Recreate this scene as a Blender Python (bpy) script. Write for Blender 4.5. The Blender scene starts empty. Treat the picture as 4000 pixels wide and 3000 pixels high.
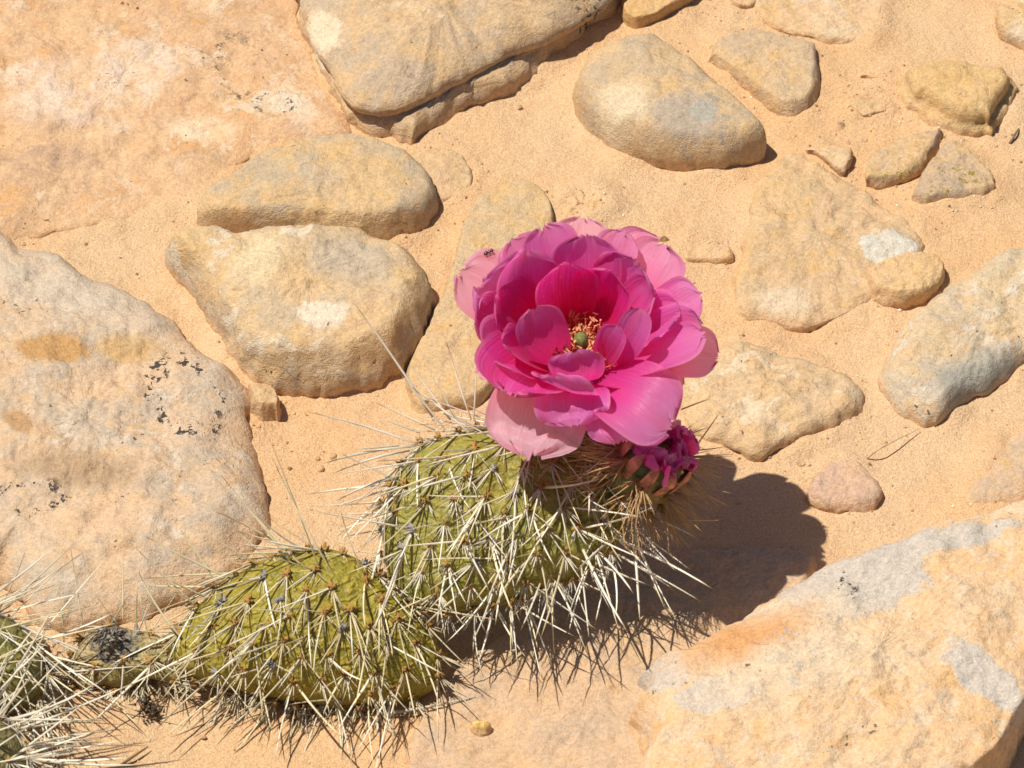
import bpy, math, random
from mathutils import Vector, Matrix, noise
random.seed(7)
CM = 0.01
scene = bpy.context.scene
col = scene.collection

# ------------------------------------------------------------------ camera
TH = math.radians(45.0)
DIST = 1.60
FPX = 20000.0                      # focal length in photograph pixels (4000 wide)
CAM = Vector((0, -DIST*math.cos(TH), DIST*math.sin(TH)))
FW = Vector((0, math.cos(TH), -math.sin(TH)))
RT = Vector((1, 0, 0))
UP = Vector((0, math.sin(TH), math.cos(TH)))
cd = bpy.data.cameras.new('camera')
cd.sensor_width = 36; cd.lens = 36*FPX/4000.0
cd.clip_start = 0.05; cd.clip_end = 200
cam = bpy.data.objects.new('camera', cd)
cam.location = CAM
cam.rotation_euler = (math.pi/2-TH, 0, 0)
col.objects.link(cam)
scene.camera = cam
cd.dof.use_dof = True
cd.dof.focus_distance = 1.60
cd.dof.aperture_fstop = 45

# ------------------------------------------------------------------ light
SUN = Vector((-0.42, 0.03, 1.0)).normalized()       # towards the sun
w = bpy.data.worlds.new('World'); scene.world = w; w.use_nodes = True
nt = w.node_tree; nt.nodes.clear()
sky = nt.nodes.new('ShaderNodeTexSky'); sky.sky_type = 'NISHITA'; sky.sun_disc = False
sky.sun_elevation = math.asin(SUN.z); sky.sun_rotation = math.atan2(SUN.x, SUN.y)
bg = nt.nodes.new('ShaderNodeBackground'); bg.inputs['Strength'].default_value = 0.05
wo = nt.nodes.new('ShaderNodeOutputWorld')
nt.links.new(sky.outputs[0], bg.inputs[0]); nt.links.new(bg.outputs[0], wo.inputs[0])
sl = bpy.data.lights.new('sun', 'SUN'); sl.energy = 4.6; sl.angle = math.radians(0.53); sl.color = (1.0, 0.94, 0.82)
so = bpy.data.objects.new('sun', sl); so.rotation_euler = SUN.to_track_quat('Z', 'Y').to_euler()
so.location = (-1, 0.3, 2); col.objects.link(so)
vs = scene.view_settings
vs.view_transform = 'Standard'; vs.look = 'None'; vs.gamma = 1; vs.exposure = 0.18
try: vs.use_curve_mapping = False
except Exception: pass

# ------------------------------------------------------------------ pixel helpers (photograph pixels, 4000 x 3000)
def ray(x, y): return FW + RT*((x-2000)/FPX) + UP*((1500-y)/FPX)
def on_z(x, y, z):                     # hit of a pixel's ray with the level z (metres)
    r = ray(x, y); return CAM + r*((z-CAM.z)/r.z)
def on_plane(x, y, p, n):
    r = ray(x, y); return CAM + r*((p-CAM).dot(n)/r.dot(n))
def at_depth(x, y, d): return CAM + ray(x, y)*d
def to_px(p):
    v = p-CAM; d = v.dot(FW); return (2000+v.dot(RT)/d*FPX, 1500-v.dot(UP)/d*FPX)
DS = 4000/2212.0

# ------------------------------------------------------------------ node helpers
def new_mat(name):
    m = bpy.data.materials.new(name); m.use_nodes = True
    t = m.node_tree; t.nodes.clear()
    return m, G(t)
class G:
    def __init__(s, t): s.t = t
    def n(s, kind, **kw):
        nd = s.t.nodes.new(kind)
        for k, v in kw.items(): setattr(nd, k, v)
        return nd
    def l(s, a, b): s.t.links.new(a, b)
    def val(s, inp, v):
        if hasattr(v, 'is_output') or isinstance(v, bpy.types.NodeSocket): s.l(v, inp)
        else: inp.default_value = v
    def math(s, op, a, b=None, c=None, clamp=False):
        nd = s.n('ShaderNodeMath', operation=op); nd.use_clamp = clamp
        s.val(nd.inputs[0], a)
        if b is not None: s.val(nd.inputs[1], b)
        if c is not None: s.val(nd.inputs[2], c)
        return nd.outputs[0]
    def vmath(s, op, a, b=None):
        nd = s.n('ShaderNodeVectorMath', operation=op); s.val(nd.inputs[0], a)
        if b is not None: s.val(nd.inputs[1], b)
        return nd.outputs[1] if op in ('LENGTH', 'DISTANCE', 'DOT_PRODUCT') else nd.outputs[0]
    def scale(s, a, f):
        nd = s.n('ShaderNodeVectorMath', operation='SCALE'); s.val(nd.inputs[0], a); s.val(nd.inputs[3], f); return nd.outputs[0]
    def noise(s, vec, sc, det=4, rough=.55, dist=0):
        nd = s.n('ShaderNodeTexNoise'); s.l(vec, nd.inputs['Vector'])
        nd.inputs['Scale'].default_value = sc; nd.inputs['Detail'].default_value = det
        nd.inputs['Roughness'].default_value = rough; nd.inputs['Distortion'].default_value = dist
        return nd.outputs[0]
    def voro(s, vec, sc, feat='F1', rnd=1.0):
        nd = s.n('ShaderNodeTexVoronoi', feature=feat); s.l(vec, nd.inputs['Vector'])
        nd.inputs['Scale'].default_value = sc; nd.inputs['Randomness'].default_value = rnd
        return nd.outputs[0]
    def step(s, v, lo, hi, a=0., b=1.):
        nd = s.n('ShaderNodeMapRange', interpolation_type='SMOOTHSTEP')
        s.val(nd.inputs[0], v)
        nd.inputs[1].default_value = lo; nd.inputs[2].default_value = hi
        nd.inputs[3].default_value = a; nd.inputs[4].default_value = b
        return nd.outputs[0]
    def mix(s, f, a, b, mode='MIX'):
        nd = s.n('ShaderNodeMix', data_type='RGBA', blend_type=mode)
        s.val(nd.inputs[0], f)
        for i, v in ((6, a), (7, b)):
            if isinstance(v, tuple): v = (*v, 1) if len(v) == 3 else v
            s.val(nd.inputs[i], v)
        return nd.outputs[2]
    def grey(s, v):
        nd = s.n('ShaderNodeCombineColor')
        for i in range(3): s.val(nd.inputs[i], v)
        return nd.outputs[0]
    def bump(s, h, strength, dist, normal=None):
        nd = s.n('ShaderNodeBump'); s.l(h, nd.inputs['Height'])
        nd.inputs['Strength'].default_value = strength; nd.inputs['Distance'].default_value = dist
        if normal is not None: s.l(normal, nd.inputs['Normal'])
        return nd.outputs[0]
    def finish(s, shader):
        o = s.n('ShaderNodeOutputMaterial'); s.l(shader, o.inputs[0])
    def principled(s, color, rough=.9, normal=None, spec=.25):
        b = s.n('ShaderNodeBsdfPrincipled'); s.val(b.inputs['Base Color'], color if not isinstance(color, tuple) else (*color, 1))
        s.val(b.inputs['Roughness'], rough); b.inputs['Specular IOR Level'].default_value = spec
        if normal is not None: s.l(normal, b.inputs['Normal'])
        return b
    def obj_cm(s, off=(0, 0, 0)):
        tc = s.n('ShaderNodeTexCoord')
        return s.vmath('ADD', s.scale(tc.outputs['Object'], 100.0), off)

TAN = (0.60, 0.44, 0.24); GOLD = (0.62, 0.42, 0.18); GREYT = (0.47, 0.375, 0.26); PALE = (0.66, 0.56, 0.39)
PINK = (0.60, 0.37, 0.22); ORANGE = (0.60, 0.345, 0.15); WHITE = (0.62, 0.60, 0.50); BLUEG = (0.40, 0.40, 0.34); SAND = (0.67, 0.465, 0.26)

def stone_mat(name, c1=TAN, c2=GREYT, c3=GOLD, pale=None, pale_t=.58, pale_c=WHITE, dots=0.0, marks=(), origin=None, rough_bump=1.0, seed=0, sandy=0.35, strata=0.0, foot_h=.35, flake=1.0):
    """weathered sandstone: blotches of three stone colours, crusts, dark lichen dots, grain; marks = stains with a shape of their own"""
    m, g = new_mat(name)
    r = random.Random(seed); off = tuple(r.uniform(-40, 40) for _ in range(3))
    loc = g.obj_cm(); v = g.vmath('ADD', loc, off)
    a = g.noise(v, .42, 5, .6, .4); b = g.noise(v, 1.1, 5, .6, .3)
    c = g.mix(g.step(a, .40, .62), c1, c2)
    c = g.mix(g.math('MULTIPLY', g.step(b, .46, .68), .75), c, c3)
    hgt = g.math('MULTIPLY', a, 1.2)
    tr_ = g.noise(g.vmath('ADD', v, (13, 5, 2)), .75, 4, .58, .3)
    hgt = g.math('ADD', hgt, g.math('MULTIPLY', g.math('SNAP', tr_, .085), 1.5*flake))
    if strata:
        sv = g.n('ShaderNodeMapping'); g.l(v, sv.inputs[0]); sv.inputs['Scale'].default_value = (.25, .25, 4.2)
        st = g.noise(sv.outputs[0], 1.6, 4, .6, .5)
        hgt = g.math('ADD', hgt, g.math('MULTIPLY', st, strata))
    if pale is not None:
        p = g.noise(v, pale, 5, .66, .6)
        pm = g.step(p, pale_t, pale_t+.05)
        c = g.mix(g.math('MULTIPLY', pm, .8), c, pale_c)
        hgt = g.math('ADD', hgt, g.math('MULTIPLY', pm, .10))
    # sand dust lying on it
    s_ = g.step(g.noise(v, .8, 4, .68), .50, .66)
    c = g.mix(g.math('MULTIPLY', s_, sandy), c, SAND)
    z_ = g.n('ShaderNodeSeparateXYZ'); g.l(loc, z_.inputs[0])
    foot = g.step(g.math('ADD', z_.outputs[2], g.math('MULTIPLY', g.math('SUBTRACT', b, .5), foot_h*3.0)), 0.05, foot_h, 1., 0.)
    if marks:
        n09 = g.math('MULTIPLY', g.math('SUBTRACT', g.noise(v, 1.0, 4, .68), .5), 1.5)
        n45 = g.step(g.noise(v, 4.5, 3, .7), .55, .60); n32 = g.step(g.noise(v, 2.8, 3, .75), .53, .56)
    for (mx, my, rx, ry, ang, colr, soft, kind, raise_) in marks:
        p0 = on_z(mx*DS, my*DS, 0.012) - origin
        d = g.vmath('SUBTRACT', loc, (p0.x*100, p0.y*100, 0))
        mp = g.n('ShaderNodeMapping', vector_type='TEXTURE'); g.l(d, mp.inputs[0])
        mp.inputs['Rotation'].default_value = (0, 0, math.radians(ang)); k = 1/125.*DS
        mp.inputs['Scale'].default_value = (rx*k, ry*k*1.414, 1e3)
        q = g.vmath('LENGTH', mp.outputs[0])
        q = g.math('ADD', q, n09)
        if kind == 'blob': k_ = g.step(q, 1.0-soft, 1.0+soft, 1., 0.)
        elif kind == 'speck':
            k_ = g.math('MULTIPLY', g.step(q, .7, 1.1, 1., 0.), n45)
        else:                                   # ring of black lichen grains
            rg = g.step(g.math('ABSOLUTE', g.math('SUBTRACT', q, 1.0)), .08, .24, 1., 0.)
            k_ = g.math('MULTIPLY', rg, n32)
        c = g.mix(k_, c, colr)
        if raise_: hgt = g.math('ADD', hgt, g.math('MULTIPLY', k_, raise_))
    c = g.mix(g.math('MULTIPLY', foot, .8), c, SAND)
    wn = g.n('ShaderNodeTexNoise'); g.l(v, wn.inputs['Vector']); wn.inputs['Scale'].default_value = .9; wn.inputs['Detail'].default_value = 4
    ck = g.voro(g.vmath('ADD', v, g.scale(g.vmath('SUBTRACT', wn.outputs[1], (.5, .5, .5)), 2.2)), .22, 'DISTANCE_TO_EDGE')
    ck = g.math('MULTIPLY', g.step(ck, .0, .012, 1., 0.), g.step(a, .56, .64))
    c = g.mix(g.math('MULTIPLY', ck, .35), c, (.26, .18, .11)); hgt = g.math('SUBTRACT', hgt, g.math('MULTIPLY', ck, .35))
    if dots:
        dm = g.math('MULTIPLY', g.step(g.noise(v, 5.0, 2, .5), .67, .71), g.step(g.noise(v, .55, 2), .60-dots*.12, .66-dots*.1))
        c = g.mix(g.math('MULTIPLY', dm, .85), c, (.055, .05, .045))
    f1 = g.noise(v, 7, 3, .7); f2 = g.noise(v, 26, 2, .6)
    c = g.mix(1.0, c, g.grey(g.step(f1, .25, .75, .86, 1.14)), 'MULTIPLY')
    c = g.mix(1.0, c, g.grey(g.step(f2, .25, .75, .84, 1.16)), 'MULTIPLY')
    c = g.mix(1.0, c, (.975, .91, .925), 'MULTIPLY')
    pits = g.step(g.noise(v, 9, 1, .5), .69, .74)
    c = g.mix(g.math('MULTIPLY', pits, .35), c, (.20, .12, .06))
    n = g.bump(g.math('ADD', hgt, g.noise(v, 1.9, 5, .62)), min(1, .36*rough_bump), .004)
    n = g.bump(g.math('ADD', f2, g.math('MULTIPLY', f1, 1.2)), .5, .0009, n)
    g.finish(g.principled(c, .92, n, .15).outputs[0])
    return m

# ------------------------------------------------------------------ mesh / object helpers
def tag(o, label=None, cat=None, group=None, kind=None):
    if label: o['label'] = label
    if cat: o['category'] = cat
    if group: o['group'] = group
    if kind: o['kind'] = kind
    return o
def mesh(name, vs_, fs, mats=(), smooth=True):
    me = bpy.data.meshes.new(name); me.from_pydata([tuple(v) for v in vs_], [], fs)
    for m in mats: me.materials.append(m)
    if smooth: me.polygons.foreach_set('use_smooth', [True]*len(me.polygons))
    me.update(); return me
def link(name, me, origin=None, parent=None):
    o = bpy.data.objects.new(name, me); col.objects.link(o)
    if origin is not None: o.location = origin
    if parent is not None: attach(o, parent)
    return o
WORLD_LOC = {}
def attach(o, parent):              # every parent is only translated, so a child keeps its own world matrix
    o.parent = parent
    o.matrix_parent_inverse = Matrix.Translation(-WORLD_LOC[parent.name])
def part(name, vs_, fs, mat, parent, origin=None, smooth=True):
    """mesh from world-space vertices"""
    if origin is None:
        origin = sum((Vector(v) for v in vs_), Vector())/len(vs_)
    me = mesh(name, [Vector(v)-origin for v in vs_], fs, (mat,), smooth)
    o = link(name, me, origin, parent); WORLD_LOC[o.name] = Vector(origin)
    return o
def empty(name, loc):
    o = bpy.data.objects.new(name, None); o.empty_display_size = .02; col.objects.link(o); o.location = loc
    WORLD_LOC[o.name] = Vector(loc); return o
def fbm(p, f, o=4): return noise.fractal(Vector(p)*f, 0.9, 2.1, o, noise_basis='PERLIN_ORIGINAL')
def closed_spline(pts, n, sharp=0.0):
    """closed Catmull-Rom through pts, resampled evenly to n points"""
    P = [Vector((*p[:2], 0)) for p in pts]; K = len(P); dense = []
    for i in range(K):
        a, b, c, d = P[i-1], P[i], P[(i+1) % K], P[(i+2) % K]
        for j in range(24):
            t = j/24; t2 = t*t; t3 = t2*t
            cr = .5*((2*b)+(c-a)*t+(2*a-5*b+4*c-d)*t2+(3*b-a-3*c+d)*t3)
            dense.append(cr.lerp(b.lerp(c, t), sharp))
    L = [0]
    for i in range(len(dense)): L.append(L[-1]+(dense[(i+1) % len(dense)]-dense[i]).length)
    out = []; k = 0
    for i in range(n):
        s = L[-1]*i/n
        while L[k+1] < s: k += 1
        t = (s-L[k])/max(1e-9, L[k+1]-L[k]); out.append(dense[k].lerp(dense[(k+1) % len(dense)], t))
    return out

HK, EK = .55, .55
EDGES = []
GROUP_ROCK = 'sandstone rocks half buried in the sand'
def rock(name, label, pts, h, mat_kw=None, edge=.5, dome=.15, amp=.07, freq=.9, tilt=(0, 0), sharp=.15, n=150, rings=16, sink=.5,
         base=0.0, notch=None, pts2=None, group=GROUP_ROCK, cat='rock', mat=None, marks=(), d=True, edgefn=None, facet=0.0, seed=None, terr=1.0):
    """one stone from its outline in the picture, standing on the sand (heights in cm)"""
    k = DS if d else 1.0
    if not notch and cat != 'pebble': h *= HK; edge *= EK
    ol = closed_spline([(x*k, y*k) for x, y in pts], n, sharp)
    mid = [on_z(p.x, p.y, (base+h*.4)*CM) for p in ol]
    area = sum(mid[i].cross(mid[(i+1) % n]).z for i in range(n)); sg = 1 if area > 0 else -1
    q = []
    for i in range(n):
        t = (mid[(i+2) % n]-mid[i-2]); nrm = Vector((t.y, -t.x, 0))*sg
        ny = nrm.normalized().y if nrm.length else 0
        q.append(on_z(ol[i].x, ol[i].y, (base+h*(.40+.42*ny))*CM))
    if sg < 0: q.reverse()
    q2 = None
    if pts2:
        q2 = [on_z(p.x, p.y, 1.1*CM) for p in closed_spline([(x*k, y*k) for x, y in pts2], n, sharp)]
        if sg < 0: q2.reverse()
    EDGES.extend(q)
    c = Vector((0, 0, 0)); A = 0
    for i in range(n):
        a, b = q[i], q[(i+1) % n]; cr = a.x*b.y-b.x*a.y; A += cr; c += (a+b)*cr
    c = c/(3*A); c.z = 0
    sd = seed if seed is not None else abs(hash(tuple(pts[0])+(len(pts),))) % 1000
    so_ = Vector((sd*.37, sd*.73, sd*.11))
    prof = []
    for j in range(11):
        a = -.45+(math.pi/2+.45)*j/10
        prof.append((edge*(1-math.cos(a)) if a > 0 else -.10*a*edge, h*math.sin(a) if a > 0 else sink*math.sin(a)/math.sin(.45)))
    if notch: prof = notch
    vs_, fs = [], []
    rows = len(prof)+rings
    for r_ in range(rows):
        for i in range(n):
            qi = q2[i] if q2 and (r_ >= len(prof) or prof[r_][2] > .5) else q[i]
            e = Vector((qi.x, qi.y, 0))-c; R = e.length
            ef = edgefn(e.normalized()) if edgefn else 1.0
            ins = [min(pp[0]*ef*CM, R*.8) for pp in prof]
            if r_ < len(prof): dd, z = ins[r_], prof[r_][1]
            else:
                f = (r_-len(prof)+1)/rings; dd = ins[-1]+(R-ins[-1])*(f if r_ < rows-1 else .985); z = prof[-1][1]
            s = 1-dd/R
            p = c+e*s
            pc = Vector((p.x, p.y, z*CM))*100
            if z > 0: z = z+dome*h*(1-s*s)*min(1, z/h)
            up = max(0, min(1, z/h))
            nz = fbm(pc+so_, freq*.35, 3)*1.8+fbm(pc+so_, freq, 4)*1.2+fbm(pc*1.0+so_, freq*3.1, 3)*.5
            tz = fbm(pc+so_*1.7, freq*.55, 4); nz += (math.floor(tz*6)/6-tz)*terr
            if facet:
                cell = noise.cell_vector((pc+so_)*facet); nz += (cell.x-.5)*.0
                dv = noise.voronoi((pc+so_)*facet)[0]; nz += (dv[1]-dv[0])*1.2-.4
            zz = z+amp*nz*(up if z > 0 else 0)+up*(tilt[0]*(p.x-c.x)+tilt[1]*(p.y-c.y))*100
            rad = (1-up*.8)*amp*1.5*nz*CM
            p2 = p+e.normalized()*rad
            vs_.append(Vector((p2.x, p2.y, (base+zz)*CM)))
    for r_ in range(rows-1):
        for i in range(n):
            j = (i+1) % n
            fs.append((r_*n+i, r_*n+j, (r_+1)*n+j, (r_+1)*n+i))
    vs_.append(sum((vs_[(rows-1)*n+i] for i in range(n)), Vector())/n)
    for i in range(n): fs.append(((rows-1)*n+i, (rows-1)*n+(i+1) % n, len(vs_)-1))
    org = Vector((c.x, c.y, base*CM))
    mt = mat or stone_mat(name+'_stone', origin=org, marks=marks, seed=sd, **(mat_kw or {}))
    o = part(name, vs_, fs, mt, None, org)
    tag(o, label, cat, group)
    return o

# ================================================================== GROUND
def sand_material():
    m, g = new_mat('sand')
    v = g.obj_cm()
    a = g.noise(v, .12, 4, .55); b = g.noise(v, .6, 6, .65)
    c = g.mix(g.step(a, .35, .65), (0.665, 0.415, 0.22), (0.655, 0.45, 0.27))
    c = g.mix(g.math('MULTIPLY', g.step(b, .5, .72), .5), c, (0.635, 0.38, 0.195))
    c = g.mix(g.math('MULTIPLY', g.step(g.noise(g.vmath('ADD', v, (9, 4, 0)), 1.6, 4, .7), .56, .70), .45), c, (.66, .475, .28))
    gr = g.noise(v, 16, 3, .7); g2 = g.noise(v, 34, 1, .5)
    c = g.mix(1., c, g.grey(g.step(gr, .25, .75, .80, 1.20)), 'MULTIPLY')
    c = g.mix(1., c, g.grey(g.step(g2, .25, .75, .82, 1.16)), 'MULTIPLY')
    sp = g.step(g.noise(v, 11, 1, .5), .73, .77)
    c = g.mix(g.math('MULTIPLY', sp, .5), c, (.22, .13, .08))
    wh = g.step(g.noise(g.vmath('ADD', v, (31, 7, 3)), 14, 1, .5), .73, .76)
    c = g.mix(g.math('MULTIPLY', wh, .6), c, (.8, .74, .62))
    n = g.bump(g.noise(v, 2.0, 5, .66), .38, .005)
    n = g.bump(g.math('ADD', gr, g.math('MULTIPLY', g2, .7)), .42, .0009, n)
    g.finish(g.principled(c, .93, n, .12).outputs[0]); return m
SANDM = sand_material()
# ================================================================== ROCKS (outlines in 2212 x 1659 display pixels)
DARK = (.07, .062, .055)
rock('flat_rock', 'wide flat orange bedrock slab with white crusts and black lichen specks',
     [(-80, -80), (300, -90), (622, -90), (655, 60), (700, 185), (755, 285), (650, 305), (545, 340), (470, 395), (415, 445), (320, 466), (180, 488), (80, 508), (-90, 512)],
     .42, dict(foot_h=.45, c1=(.62, .40, .22), c2=(.50, .35, .23), c3=(.66, .39, .16), pale=.75, pale_t=.53, pale_c=(.70, .58, .42), dots=.5, sandy=.5, rough_bump=.9), edge=3.2, dome=.25, amp=.10, n=240, rings=40, sharp=.3, cat='rock slab',
     marks=[(512, 90, 42, 75, 10, DARK, .2, 'ring', .05), (600, 170, 55, 40, 30, (.68, .60, .45), .2, 'blob', .1), (430, 235, 75, 30, -8, (.74, .62, .42), .35, 'blob', .08),
            (590, 180, 35, 35, 0, DARK, .2, 'ring', 0), (150, 150, 130, 80, 20, (.70, .57, .43), .5, 'blob', .1), (300, 100, 100, 70, -25, (.68, .56, .42), .4, 'blob', .1),
            (110, 300, 160, 45, 8, (.47, .33, .22), .5, 'blob', 0), (480, 330, 90, 45, 25, (.45, .31, .18), .5, 'blob', 0)], seed=11)

notch = [(-.05, -.5, 0), (-.02, 0, 0), (.0, .20, 0), (.04, .40, 0), (.12, .56, 0), (.26, .68, 0), (.42, .76, 0), (.12, .82, 1), (.07, .90, 1), (.03, 1.0, 1), (.04, 1.12, 1), (.14, 1.25, 1), (.34, 1.38, 1), (.62, 1.49, 1), (1.0, 1.58, 1), (1.6, 1.66, 1), (2.4, 1.72, 1)]
rock('sandstone_boulder', 'large tan boulder with a deep cleft along its overhanging edge',
     [(632, -110), (636, 0), (645, 45), (690, 150), (735, 235), (775, 275), (850, 302), (882, 312), (905, 292), (1000, 238), (1100, 192), (1190, 132), (1260, 78), (1320, 28), (1350, -10), (1380, -110)],
     1.75, dict(c1=(.60, .45, .26), c2=(.49, .40, .28), c3=(.61, .43, .22), pale=.35, pale_t=.62, pale_c=(.66, .57, .40), sandy=.15, rough_bump=.8, dots=.15, strata=.7), notch=notch, dome=.2, amp=.12, freq=.9, n=300, rings=30,
     pts2=[(640, -110), (645, 0), (655, 45), (695, 135), (728, 195), (765, 230), (820, 242), (880, 232), (955, 195), (1030, 150), (1100, 116), (1185, 88), (1255, 48), (1322, 0), (1372, -110)], marks=[(700, 85, 42, 45, 30, (.70, .60, .42), .15, 'blob', 0), (1300, 30, 60, 50, 30, DARK, .2, 'speck', 0)], seed=23)
rock('sandstone_rock', 'small wedge of golden rock casting a dark shadow beside the cleft boulder',
     [(1345, -60), (1343, 35), (1372, 66), (1410, 58), (1462, 32), (1500, 2), (1520, -60)], 1.2, dict(c1=GOLD, c2=TAN), edge=.2, dome=.1)
rock('sandstone_rock', 'stubby pinkish rock chip above the pentagon rock', [(1572, -25), (1580, 12), (1600, 26), (1625, 24), (1650, 5), (1660, -25)], .6, dict(c1=PINK, c2=TAN), edge=.25)
rock('sandstone_rock', 'smooth oval boulder with a blue grey lichen patch on its face',
     [(1240, 200), (1262, 130), (1320, 82), (1385, 63), (1440, 88), (1500, 130), (1560, 190), (1620, 245), (1655, 288), (1662, 320), (1640, 350), (1580, 372), (1500, 376), (1420, 366), (1340, 336), (1280, 292), (1250, 250)],
     2.4, dict(c1=(.60, .45, .25), c2=(.49, .40, .27), c3=(.60, .42, .20), sandy=.1, rough_bump=.6, strata=.3), edge=1.1, dome=.28, amp=.07, sink=.9,
     marks=[(1500, 265, 80, 48, -10, (.38, .34, .26), .25, 'ring', 0), (1480, 262, 85, 42, -10, (.43, .37, .28), .3, 'blob', 0), (1520, 258, 36, 22, -15, (.40, .39, .32), .2, 'blob', .03), (1350, 235, 60, 40, 0, (.66, .56, .37), .4, 'blob', 0)], seed=41)
rock('sandstone_rock', 'pentagon shaped greyish tan rock above the oval boulder', [(1530, 130), (1555, 82), (1620, 67), (1700, 75), (1762, 97), (1766, 150), (1757, 215), (1740, 242), (1700, 250), (1660, 232), (1620, 197), (1575, 165)],
     1.0, dict(c1=(.57, .44, .27), c2=GREYT, sandy=.2), edge=.35, dome=.12, amp=.07, sharp=.5)
rock('sandstone_rock', 'thin pale slab almost level with the sand behind the pentagon rock', [(1640, -50), (1635, 20), (1680, 68), (1740, 84), (1850, 98), (1892, 80), (1907, 30), (1890, -50)], .34,
     dict(c1=PALE, c2=TAN, pale=.7, sandy=.7), edge=.3, amp=.08)
rock('sandstone_rock', 'golden yellow blocky rock with a broken stepped edge', [(1940, 160), (1990, 125), (2090, 115), (2182, 140), (2208, 180), (2190, 232), (2162, 275), (2145, 302), (2085, 302), (2040, 282), (2000, 255), (1960, 230), (1945, 195)],
     1.0, dict(c1=(.61, .45, .22), c2=(.62, .43, .2), sandy=.5), edge=.35, amp=.09, sharp=.5, notch=[(-.05, -.5), (0, 0), (.05, .22), (.14, .34), (.3, .38), (.33, .5), (.36, .66), (.44, .8), (.6, .88)])
rock('sandstone_rock', 'white speckled rock lump beyond the golden blocky rock', [(2143, 30), (2165, -5), (2230, -40), (2290, 40), (2260, 125), (2195, 112), (2155, 82)], 1.2, dict(c1=PALE, c2=TAN, dots=1, pale=.9), edge=.5)
rock('sandstone_rock', 'tiny curved yellow shard in the sand by the golden blocky rock', [(1830, 235), (1850, 208), (1888, 190), (1914, 212), (1920, 245), (1890, 256), (1865, 262)], .5, dict(c1=GOLD, c2=TAN, sandy=.6), edge=.2, n=90, rings=8, sharp=.5)
rock('sandstone_rock', 'slim yellow ridge of rock poking out of the sand', [(1858, 168), (1885, 160), (1930, 168), (1932, 178), (1895, 178)], .35, dict(c1=GOLD, c2=TAN, sandy=.6), edge=.15, n=80, rings=6)
rock('sandstone_rock', 'wedge of pale rock lying on the corner of the long triangular slab', [(1733, 322), (1790, 311), (1838, 318), (1842, 350), (1822, 380), (1795, 366), (1762, 340)], .55, dict(c1=TAN, c2=PALE, sandy=.5), edge=.25, base=.12, sharp=.5, n=100, rings=8)
rock('sandstone_rock', 'thin layered rock with yellow lichen dots and a ragged right edge', [(1865, 372), (1878, 332), (1940, 300), (2000, 285), (2031, 288), (2018, 330), (1992, 365), (1952, 395), (1905, 405), (1870, 400)],
     .75, dict(c1=GREYT, c2=TAN, sandy=.3), edge=.3, amp=.09, sharp=.5, marks=[(1945, 345, 60, 25, 20, (.34, .27, .05), .2, 'speck', .02)])
rock('sandstone_rock', 'triangular grey rock scattered with olive lichen dots', [(1972, 425), (1998, 372), (2030, 318), (2062, 300), (2100, 335), (2142, 375), (2152, 410), (2122, 430), (2060, 440), (2000, 447)],
     .75, dict(c1=GREYT, c2=TAN, sandy=.3), edge=.3, amp=.09, sharp=.5, marks=[(2075, 345, 60, 22, -20, (.30, .24, .04), .2, 'speck', .02), (2040, 385, 40, 40, 20, (.30, .24, .04), .2, 'speck', .02)])
SL = rock('flat_rock', 'long triangular buried slab with a whitish flake at its corner', [(1700, 325), (1740, 330), (1800, 375), (1860, 400), (1925, 440), (1985, 485), (2000, 520), (1975, 560), (1900, 600), (1888, 645), (1850, 682), (1760, 712), (1680, 702), (1600, 682), (1588, 610), (1608, 540), (1622, 460), (1650, 370)],
     .55, dict(c1=(.56, .43, .26), c2=(.60, .44, .24), pale=.6, pale_t=.60, pale_c=(.68, .56, .38), sandy=.55), edge=.7, dome=.3, amp=.1, n=200, rings=26, cat='rock slab',
     marks=[(1925, 492, 62, 42, -32, (.60, .59, .49), .08, 'blob', .25), (1830, 645, 50, 18, 25, (.42, .37, .28), .3, 'blob', .1), (1700, 610, 60, 30, 0, (.66, .55, .38), .5, 'blob', .1)], seed=61)
rock('sandstone_rock', 'clean sandy yellow stone propped on the edge of the triangular slab', [(1875, 590), (1918, 562), (1970, 546), (2020, 550), (2044, 577), (2035, 620), (1995, 655), (1940, 662), (1890, 645)],
     .95, dict(c1=(.66, .48, .25), c2=(.64, .46, .26), c3=(.62, .42, .18), sandy=.3), edge=.3, amp=.08, sharp=.4, base=.15, dome=.2)
rock('sandstone_boulder', 'broad pale weathered boulder with a bluish grey patch on its flank', [(1903, 805), (1922, 742), (1960, 692), (2010, 650), (2070, 592), (2140, 547), (2212, 530), (2330, 505), (2340, 740), (2212, 792), (2150, 832), (2080, 872), (2000, 922), (1950, 892), (1912, 852)],
     1.25, dict(c1=(.62, .50, .31), c2=(.52, .46, .34), c3=(.62, .46, .25), pale=.8, pale_t=.55, sandy=.3, dots=.2), edge=1.3, dome=.35, amp=.12, n=190, rings=26, marks=[(2120, 790, 110, 45, 28, (.36, .36, .30), .5, 'blob', .05)], seed=71)  # soft-edged bluish grey blob coloured along the lower flank
rock('sandstone_rock', 'rounded mottled cream rock in the sand behind the flower', [(1525, 765), (1560, 727), (1620, 718), (1700, 748), (1785, 774), (1838, 806), (1854, 858), (1834, 906), (1780, 942), (1720, 968), (1640, 998), (1560, 975), (1480, 930), (1440, 850), (1470, 790)],
     1.0, dict(c1=(.63, .48, .27), c2=(.58, .45, .28), c3=(.60, .42, .21), pale=.9, pale_t=.55, pale_c=(.70, .60, .42), dots=.4, sandy=.35), edge=.9, dome=.3, amp=.13, n=180, rings=22, seed=83)
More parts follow.
